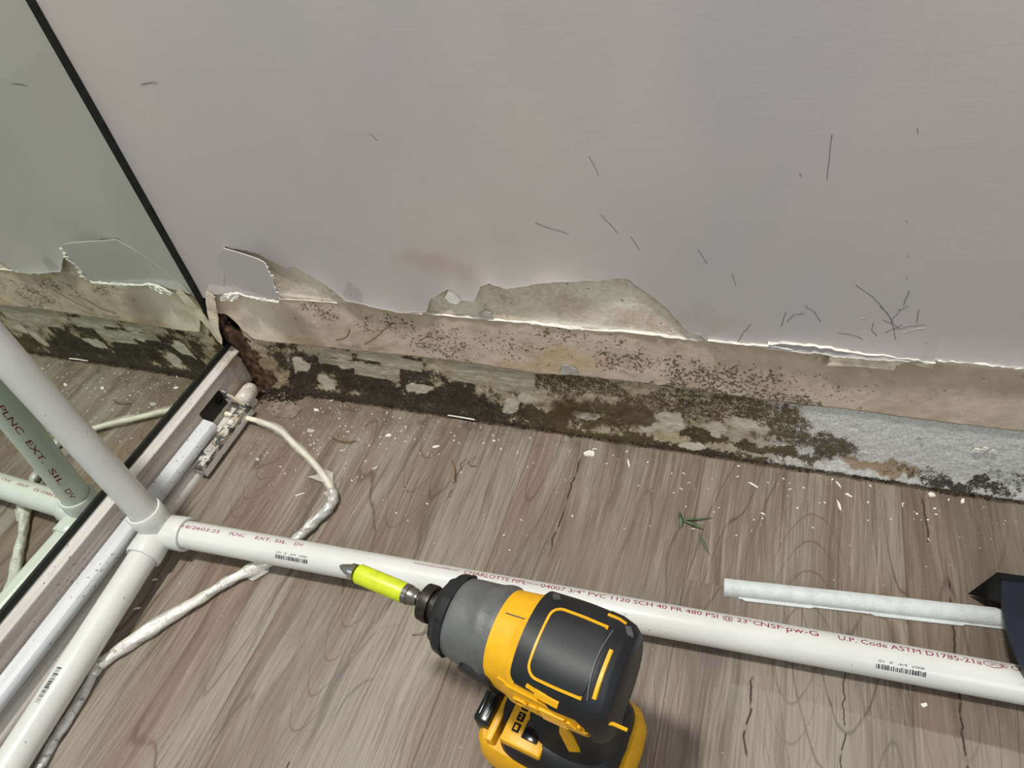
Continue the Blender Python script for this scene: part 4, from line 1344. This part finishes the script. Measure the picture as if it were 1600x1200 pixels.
# ================================================================== WHITE TRIM OFFCUT, FOLDED COVER
tm = empty('trim_offcut', (0.66, -.13, 0))
T0 = Vector(onfloor((1131, 917), .004)); T1 = Vector(onfloor((1575, 966), .004)); TD = (T1 - T0); TD.z = 0; TD.normalize()
TN = Vector((-TD.y, TD.x, 0))
prof = [(-.0068, 0), (-.0068, .0035), (-.0050, .0070), (-.0015, .0092), (.0025, .0096), (.0058, .0080), (.0062, 0)]
bm = bmesh.new(); Rg = []
LT = .33
r = random.Random(5)
for k in range(120):
    s = LT * k / 119
    Rg.append([bm.verts.new(T0 + TD * s + TN * a + UP * (b_ * (1 + .05 * (float(vnoise(k * .7, i, 3)) - .5)) - T0.z)) for i, (a, b_) in enumerate(prof)])
for a, b_ in zip(Rg, Rg[1:]):
    for i in range(len(prof)):
        j = (i + 1) % len(prof); bm.faces.new((a[i], a[j], b_[j], b_[i]))
bm.faces.new(Rg[0][::-1]); bm.faces.new(Rg[-1])
put(bobj('moulding', bm, 'trim', None, True, 50), tm)
bm = bmesh.new(); prev = None
for k in range(120):
    s = .012 + (LT - .012) * k / 119; w_ = .0010 + .0013 * float(vnoise(k * .12, 0, 5) > .62)
    cur = [bm.verts.new(T0 + TD * s + TN * a + UP * (b_ - T0.z)) for a, b_ in ((-.0066, .0002), (-.0066, .0022), (-.0070 - w_, .0016), (-.0070 - w_, .0004))]
    if prev:
        for i in range(4): bm.faces.new((prev[i], prev[(i + 1) % 4], cur[(i + 1) % 4], cur[i]))
    else: bm.faces.new(cur[::-1])
    prev = cur
bm.faces.new(prev)
put(bobj('paint_ridge', bm, 'trim', None), tm)['label'] = 'flaking paint ridge along the lower edge'
tag(tm, 'short length of chipped white painted moulding on the floor near the right edge', 'trim piece')

cv = empty('folded_cover', (0.85, -.15, 0))
ZC = 0.042
edge = [(1563, 897), (1565, 905), (1565, 925), (1566, 945), (1569, 965), (1574, 988), (1581, 1010), (1590, 1030), (1601, 1048), (1620, 1075)]
bm = bmesh.new()
E0 = [Vector(onfloor(p, ZC)) for p in edge]
E1 = [Vector((0.98, E0[0].y + (E0[-1].y - E0[0].y) * i / (len(E0) - 1), ZC + .012)) for i in range(len(E0))]
G = []
for a, b_ in zip(E0, E1):
    G.append([bm.verts.new(a.lerp(b_, k / 10) + UP * .004 * math.sin(k / 10 * PI)) for k in range(11)])
for i in range(len(G) - 1):
    for k in range(10): bm.faces.new((G[i][k], G[i][k + 1], G[i + 1][k + 1], G[i + 1][k]))
g = bmesh.ops.extrude_face_region(bm, geom=bm.faces[:])
for e in g['geom']:
    if isinstance(e, bmesh.types.BMVert): e.co.z -= .0022
put(bobj('navy_panel', bm, 'navy', None, True, 40), cv)
bm = bmesh.new()
pk = Vector(onfloor((1558, 894), ZC + .002)); tip = Vector(onfloor((1512, 928), .003)); p3 = Vector(onfloor((1566, 942), .024)); p4 = Vector(onfloor((1566, 905), ZC + .001)); p5 = Vector(onfloor((1640, 903), ZC + .010)); p6 = Vector(onfloor((1640, 913), ZC + .009))
p5 = Vector((0.98, pk.y + .004, ZC + .014)); p6 = Vector((.98, pk.y - .010, ZC + .013)); p7 = Vector((.98, pk.y + .008, .002)); p8 = Vector((pk.x + .02, pk.y + .008, .002))
V_ = [bm.verts.new(q) for q in (pk, tip, p3, p4, p5, p6, p7, p8)]
bm.faces.new((V_[0], V_[1], V_[2], V_[3])); bm.faces.new((V_[0], V_[3], V_[5], V_[4])); bm.faces.new((V_[0], V_[4], V_[6], V_[7])); bm.faces.new((V_[0], V_[7], V_[1]))
g = bmesh.ops.solidify(bm, geom=bm.faces[:], thickness=.0015)
put(bobj('black_rim', bm, 'blackcase', None), cv)
tag(cv, 'dark navy and black stiff folded cover lying over the long pipe at the right edge', 'cover')

# ================================================================== DEBRIS
def flake_mesh(name, sx, sy, h, seed, n=9):
    r = random.Random(seed); bm = bmesh.new(); lo = []; hi = []
    for k in range(n):
        a = 2 * PI * k / n + r.uniform(-.2, .2); q = r.uniform(.65, 1.1)
        x, y = math.cos(a) * sx * q, math.sin(a) * sy * q
        lo.append(bm.verts.new((x, y, 0))); hi.append(bm.verts.new((x * .95, y * .95, h * r.uniform(.6, 1.4))))
    bm.faces.new(lo[::-1]); c_ = bm.verts.new((0, 0, h * 1.2))
    for k in range(n):
        j = (k + 1) % n; bm.faces.new((lo[k], lo[j], hi[j], hi[k])); bm.faces.new((hi[k], hi[j], c_))
    me = bpy.data.meshes.new(name); bmesh.ops.recalc_face_normals(bm, faces=bm.faces); bm.to_mesh(me); bm.free(); return me


def flake(name, p, L, Wd, rot, seed, mat, label, cat, group=None, h=.0007):
    me = flake_mesh(name, L * .72, Wd * .72, h, seed)
    q = onfloor(p); o = link(name, me, mat); o.location = (q[0], q[1], 0.0001); o.rotation_euler = (0, 0, rot)
    return tag(o, label, cat, group)


big = [(920, 709, .0100, .0070, 0.1, 'chip', 'largest cream paint flake, lying on the dark split in the floor boards'),
       (929, 702, .0050, .0010, 0.3, 'chip', 'thin white sliver just above the largest cream flake'),
       (982, 724, .0085, .0016, -1.2, 'chip', 'long narrow white splinter right of the largest cream flake'),
       (681, 698, .0070, .0028, .5, 'chip', 'curved white paint flake on the floor below the middle of the mouldy strip'),
       (486, 674, .0075, .0050, 0, 'greychip', 'pale grey plaster lump inside the loop of cable, nearest the bend towards the wall'),
       (391, 634, .0080, .0060, .8, 'greychip', 'chunky grey plaster lump touching the bracket end'),
       (494, 641, .0055, .0032, -.3, 'chip', 'white flake close to the wall right of the rotten corner'),
       (607, 681, .0060, .0034, .4, 'chip', 'white flake below the pale patches at the left of the mould'),
       (587, 732, .0050, .0040, .7, 'greychip', 'rounded grey crumb right of the cable bend'),
       (469, 773, .0080, .0012, .6, 'chip', 'thin white splinter enclosed by the cable loop'),
       (518, 626, .0050, .0010, .5, 'chip', 'tiny white splinter beside the wall foot near the corner'),
       (772, 689, .0028, .0020, 0, 'chip', 'small square white flake left of the dark floor split'),
       (1177, 758, .0080, .0016, -.5, 'chip', 'white splinter on the floor below the large olive mould patch'),
       (1310, 757, .0065, .0014, -1.0, 'chip', 'upper of the slanting splinters below the brown stain'),
       (1326, 774, .0060, .0016, -.5, 'chip', 'short splinter pointing right below the brown stain'),
       (1311, 790, .0095, .0018, -1.3, 'chip', 'longest of the splinters clustered below the brown stain'),
       (1192, 803, .0035, .0012, -.2, 'chip', 'small white crumb above the trim offcut and right of the leaf'),
       (1455, 773, .0055, .0045, .2, 'chip', 'wedge shaped white flake near the right end of the wall foot'),
       (1504, 783, .0055, .0022, 1.3, 'chip', 'small upright-looking flake right of the wedge shaped one'),
       (1444, 1102, .0040, .0026, .5, 'chip', 'white crumb on the floor in front of the long pipe near its right barcode'),
       (364, 682, .0040, .0016, -1.0, 'paper', 'beige seed-like flake just right of the metal bracket'),
       (403, 719, .0042, .0028, 0, 'greychip', 'pale square crumb left inside the cable loop'),
       (242, 906, .0045, .0012, .4, 'chip', 'white splinter beside the near pipe under the corner fitting'),
       (214, 951, .0060, .0016, .4, 'chip', 'white splinter beside the near pipe above the wrapped cable'),
       (1460, 795, .0024, .0016, 0, 'chip', 'small crumb just below the wedge shaped flake')]
for i, (a, b_, L, W_, ro, mt, lb) in enumerate(big):
    flake('paint_flake' if mt == 'chip' else 'plaster_crumb', (a, b_), L, W_, ro, 100 + i, mt, lb, 'flake', None, .0030 if i == 5 else (.0015 if mt == 'greychip' else .0007))
# small crumbs, one by one
protos = [flake_mesh('crumb', .0011 * k, .0007 * k, .0004, 300 + i, 6) for i, k in enumerate((.7, 1.0, 1.3, .9, 1.6))] + [flake_mesh('crumb', .0022, .00045, .0004, 320, 6), flake_mesh('crumb', .0016, .0004, .0004, 321, 6)]
for me in protos: me.materials.append(MT['chip'].m)
rr = random.Random(11); cnt = 0
spots = []
while len(spots) < 150:
    q = rr.random()
    if q < .60: p = (rr.gauss(520, 90), rr.gauss(680, 40))
    elif q < .85: p = (rr.uniform(600, 1500), None)
    else: p = (rr.uniform(600, 1500), rr.uniform(700, 860))
    if p[1] is None: p = (p[0], 640 + .1505 * (p[0] - 640) + abs(rr.gauss(0, 30)) + 8)
    w_ = onfloor(p)
    if w_[1] > -.010 or w_[0] < .048 or w_[0] > .80 or (w_[1] < -.125 and w_[0] > .5): continue
    if w_[1] < -.19: continue
    spots.append(w_)
src = None
for i, w_ in enumerate(spots):
    if src is None: src = bpy.data.objects.new('plaster_crumb', protos[0]); o = src
    else: o = src.copy(); o.data = protos[i % len(protos)]
    COL.objects.link(o); o.location = (w_[0], w_[1], .0001); o.rotation_euler = (0, 0, rr.uniform(0, 6.28))
    if w_[0] < .20: tag(o, 'tiny white plaster crumb on the wood floor near the rotten corner and cable loop', 'crumb', 'tiny plaster crumbs near the rotten corner')
    elif w_[0] < .50: tag(o, 'tiny white plaster crumb on the wood floor below the darkest mould', 'crumb', 'tiny plaster crumbs below the dark mould')
    else: tag(o, 'tiny white plaster crumb on the wood floor below the grey end of the wall', 'crumb', 'tiny plaster crumbs at the right end of the wall foot')
# brown fibres / curls
def fibre(name, pts, rad_, mat, label, cat):
    P = [Vector(onfloor((a, b_), z)) for a, b_, z in pts]
    bm = bmesh.new(); tube(bm, smooth_path(P, 6), rad_, 6)
    c_ = P[len(P) // 2]; e = empty(name, (c_.x, c_.y, 0)); bpy.data.objects.remove(e)
    o = bobj(name, bm, mat, None, True); tag(o, label, cat); return o


fibre('wood_curl', [(520, 685, .001), (532, 689, .003), (545, 690, .003), (556, 689, .001)], .0006, 'twig', 'curled brown fibre lying on the floor between the cable bend and the wall', 'fibre')
fibre('wood_curl', [(706, 719, .001), (711, 733, .002), (710, 745, .002), (712, 753, .001)], .0006, 'twig', 'upright brown fibre on the floor below the grey smeared patches', 'fibre')
fibre('wood_curl', [(731, 720, .001), (735, 727, .002), (744, 728, .001)], .0004, 'twig', 'small hooked fibre right of the upright brown one', 'fibre')
fibre('wood_curl', [(700, 649, .003), (720, 652, .004), (742, 656, .003)], .0009, 'chip', 'long white splinter resting along the foot of the mouldy wall', 'splinter')
fibre('wood_curl', [(644, 992, .001), (655, 990, .003), (672, 983, .002)], .0004, 'twig', 'dark stray fibre on the floor under the nose of the impact driver', 'fibre')
for pts, sd in (([(570, 538), (588, 527), (606, 509)], 1), ([(525, 532), (541, 527), (547, 515)], 2), ([(655, 533), (665, 527), (672, 520)], 3)):
    P = [Vector(onwall(p, -.004 - .002 * i)) for i, p in enumerate(pts)]
    bm = bmesh.new(); tube(bm, smooth_path(P, 6), .0006, 6)
    bobj('loose_fibre', bm, 'twig', wall_low, True)
# green leaf bits
def blade(pts, w_, label):
    bm = bmesh.new(); L = []; P = smooth_path([Vector(onfloor((a, b_), z)) for a, b_, z in pts], 6); n = len(P)
    for i, p in enumerate(P):
        t_ = (P[min(i + 1, n - 1)] - P[max(i - 1, 0)]).normalized(); s_ = t_.cross(UP).normalized() * (w_ * math.sin(PI * min(1, (i + 1) / n)) * .5 + .0002)
        L.append([bm.verts.new(p + s_), bm.verts.new(p + UP * .0005), bm.verts.new(p - s_), bm.verts.new(p - UP * .0002)])
    for a, b_ in zip(L, L[1:]):
        for k in range(4): bm.faces.new((a[k], a[(k + 1) % 4], b_[(k + 1) % 4], b_[k]))
    bm.faces.new(L[0][::-1]); bm.faces.new(L[-1])
    return bm


lf = empty('grass_sprig', tuple(onfloor((1075, 812))))
for pts, w_ in (([(1066, 812, .001), (1085, 811, .003), (1113, 809, .001)], .0016), ([(1066, 813, .001), (1084, 819, .003), (1099, 827, .001)], .0028), ([(1062, 800, .001), (1064, 812, .003), (1064, 825, .001)], .0032)):
    put(bobj('blade', blade(pts, w_, ''), 'grass', None, True), lf)
tag(lf, 'small forked sprig of green grass lying on the wood floor', 'grass sprig')
gb = bobj('fallen_grass', blade([(1092, 833, .001), (1099, 848, .0025), (1110, 868, .001)], .0018, ''), 'grass', None, True)
tag(gb, 'single narrow green grass blade below the forked sprig', 'grass blade')
# thin film scrap on the floor
bm = bmesh.new(); P = [(412, 640), (432, 629), (455, 627), (472, 640), (458, 654), (430, 652)]
vs = [bm.verts.new(onfloor(p, .0006)) for p in P]; f_ = bm.faces.new(vs)
g = bmesh.ops.extrude_face_region(bm, geom=[f_])
for e in g['geom']:
    if isinstance(e, bmesh.types.BMVert): e.co.z += .0005
tag(bobj('plaster_skin', bm, 'skin'), 'flat thin sheet of pale plaster skin on the floor near the rotten corner', 'scrap')
# dirt and dust along the foot of the wall
bm = bmesh.new(); rr = random.Random(21)


def lump(bm, x, y, z, s, rr):
    m_ = Matrix.Translation((x, y, z)) @ Matrix.Rotation(rr.uniform(0, 6), 4, 'Z') @ Matrix.Diagonal((s * rr.uniform(.6, 1.6), s * rr.uniform(.5, 1.1), s * rr.uniform(.4, .9), 1))
    g_ = bmesh.ops.create_icosphere(bm, subdivisions=1, radius=1.0, matrix=m_)
    for v in g_['verts']: v.co += Vector((rr.uniform(-1, 1), rr.uniform(-1, 1), rr.uniform(-1, 1))) * s * .25


for k in range(1500):
    x = rr.uniform(.015, 1.2)
    nn = float(fbm(np.array(x * 40), np.array(3.0), 9))
    if nn < .36: continue
    lump(bm, x, -.0030 + rr.gauss(0, .0013) - .002 * (nn > .6), rr.uniform(0, .0006), rr.uniform(.0005, .0015) * (1.3 if x < .1 else 1), rr)
for k in range(260): lump(bm, rr.uniform(.012, .075), -abs(rr.gauss(0, .012)) - .002, .0006, rr.uniform(.0008, .0022), rr)
dirt = bobj('wall_foot_dirt', bm, 'dirt', None, True); tag(dirt, 'dark damp dirt and rubble packed along the foot of the mouldy wall', 'dirt', None, 'stuff')
bm = bmesh.new()
for k in range(620):
    x = rr.uniform(.03, .8) if rr.random() < .3 else abs(rr.gauss(.0, .11)) + .03
    y = -abs(rr.gauss(0, .05)) - .006 if rr.random() < .75 else rr.uniform(-.3, -.02)
    if x < .05 and y < -.04: continue
    lump(bm, x, y, .0002, rr.uniform(.00022, .0006), rr)
du = bobj('plaster_dust', bm, 'chip', None, True); tag(du, 'fine white plaster dust specks sprinkled over the wood floor', 'dust', None, 'stuff')
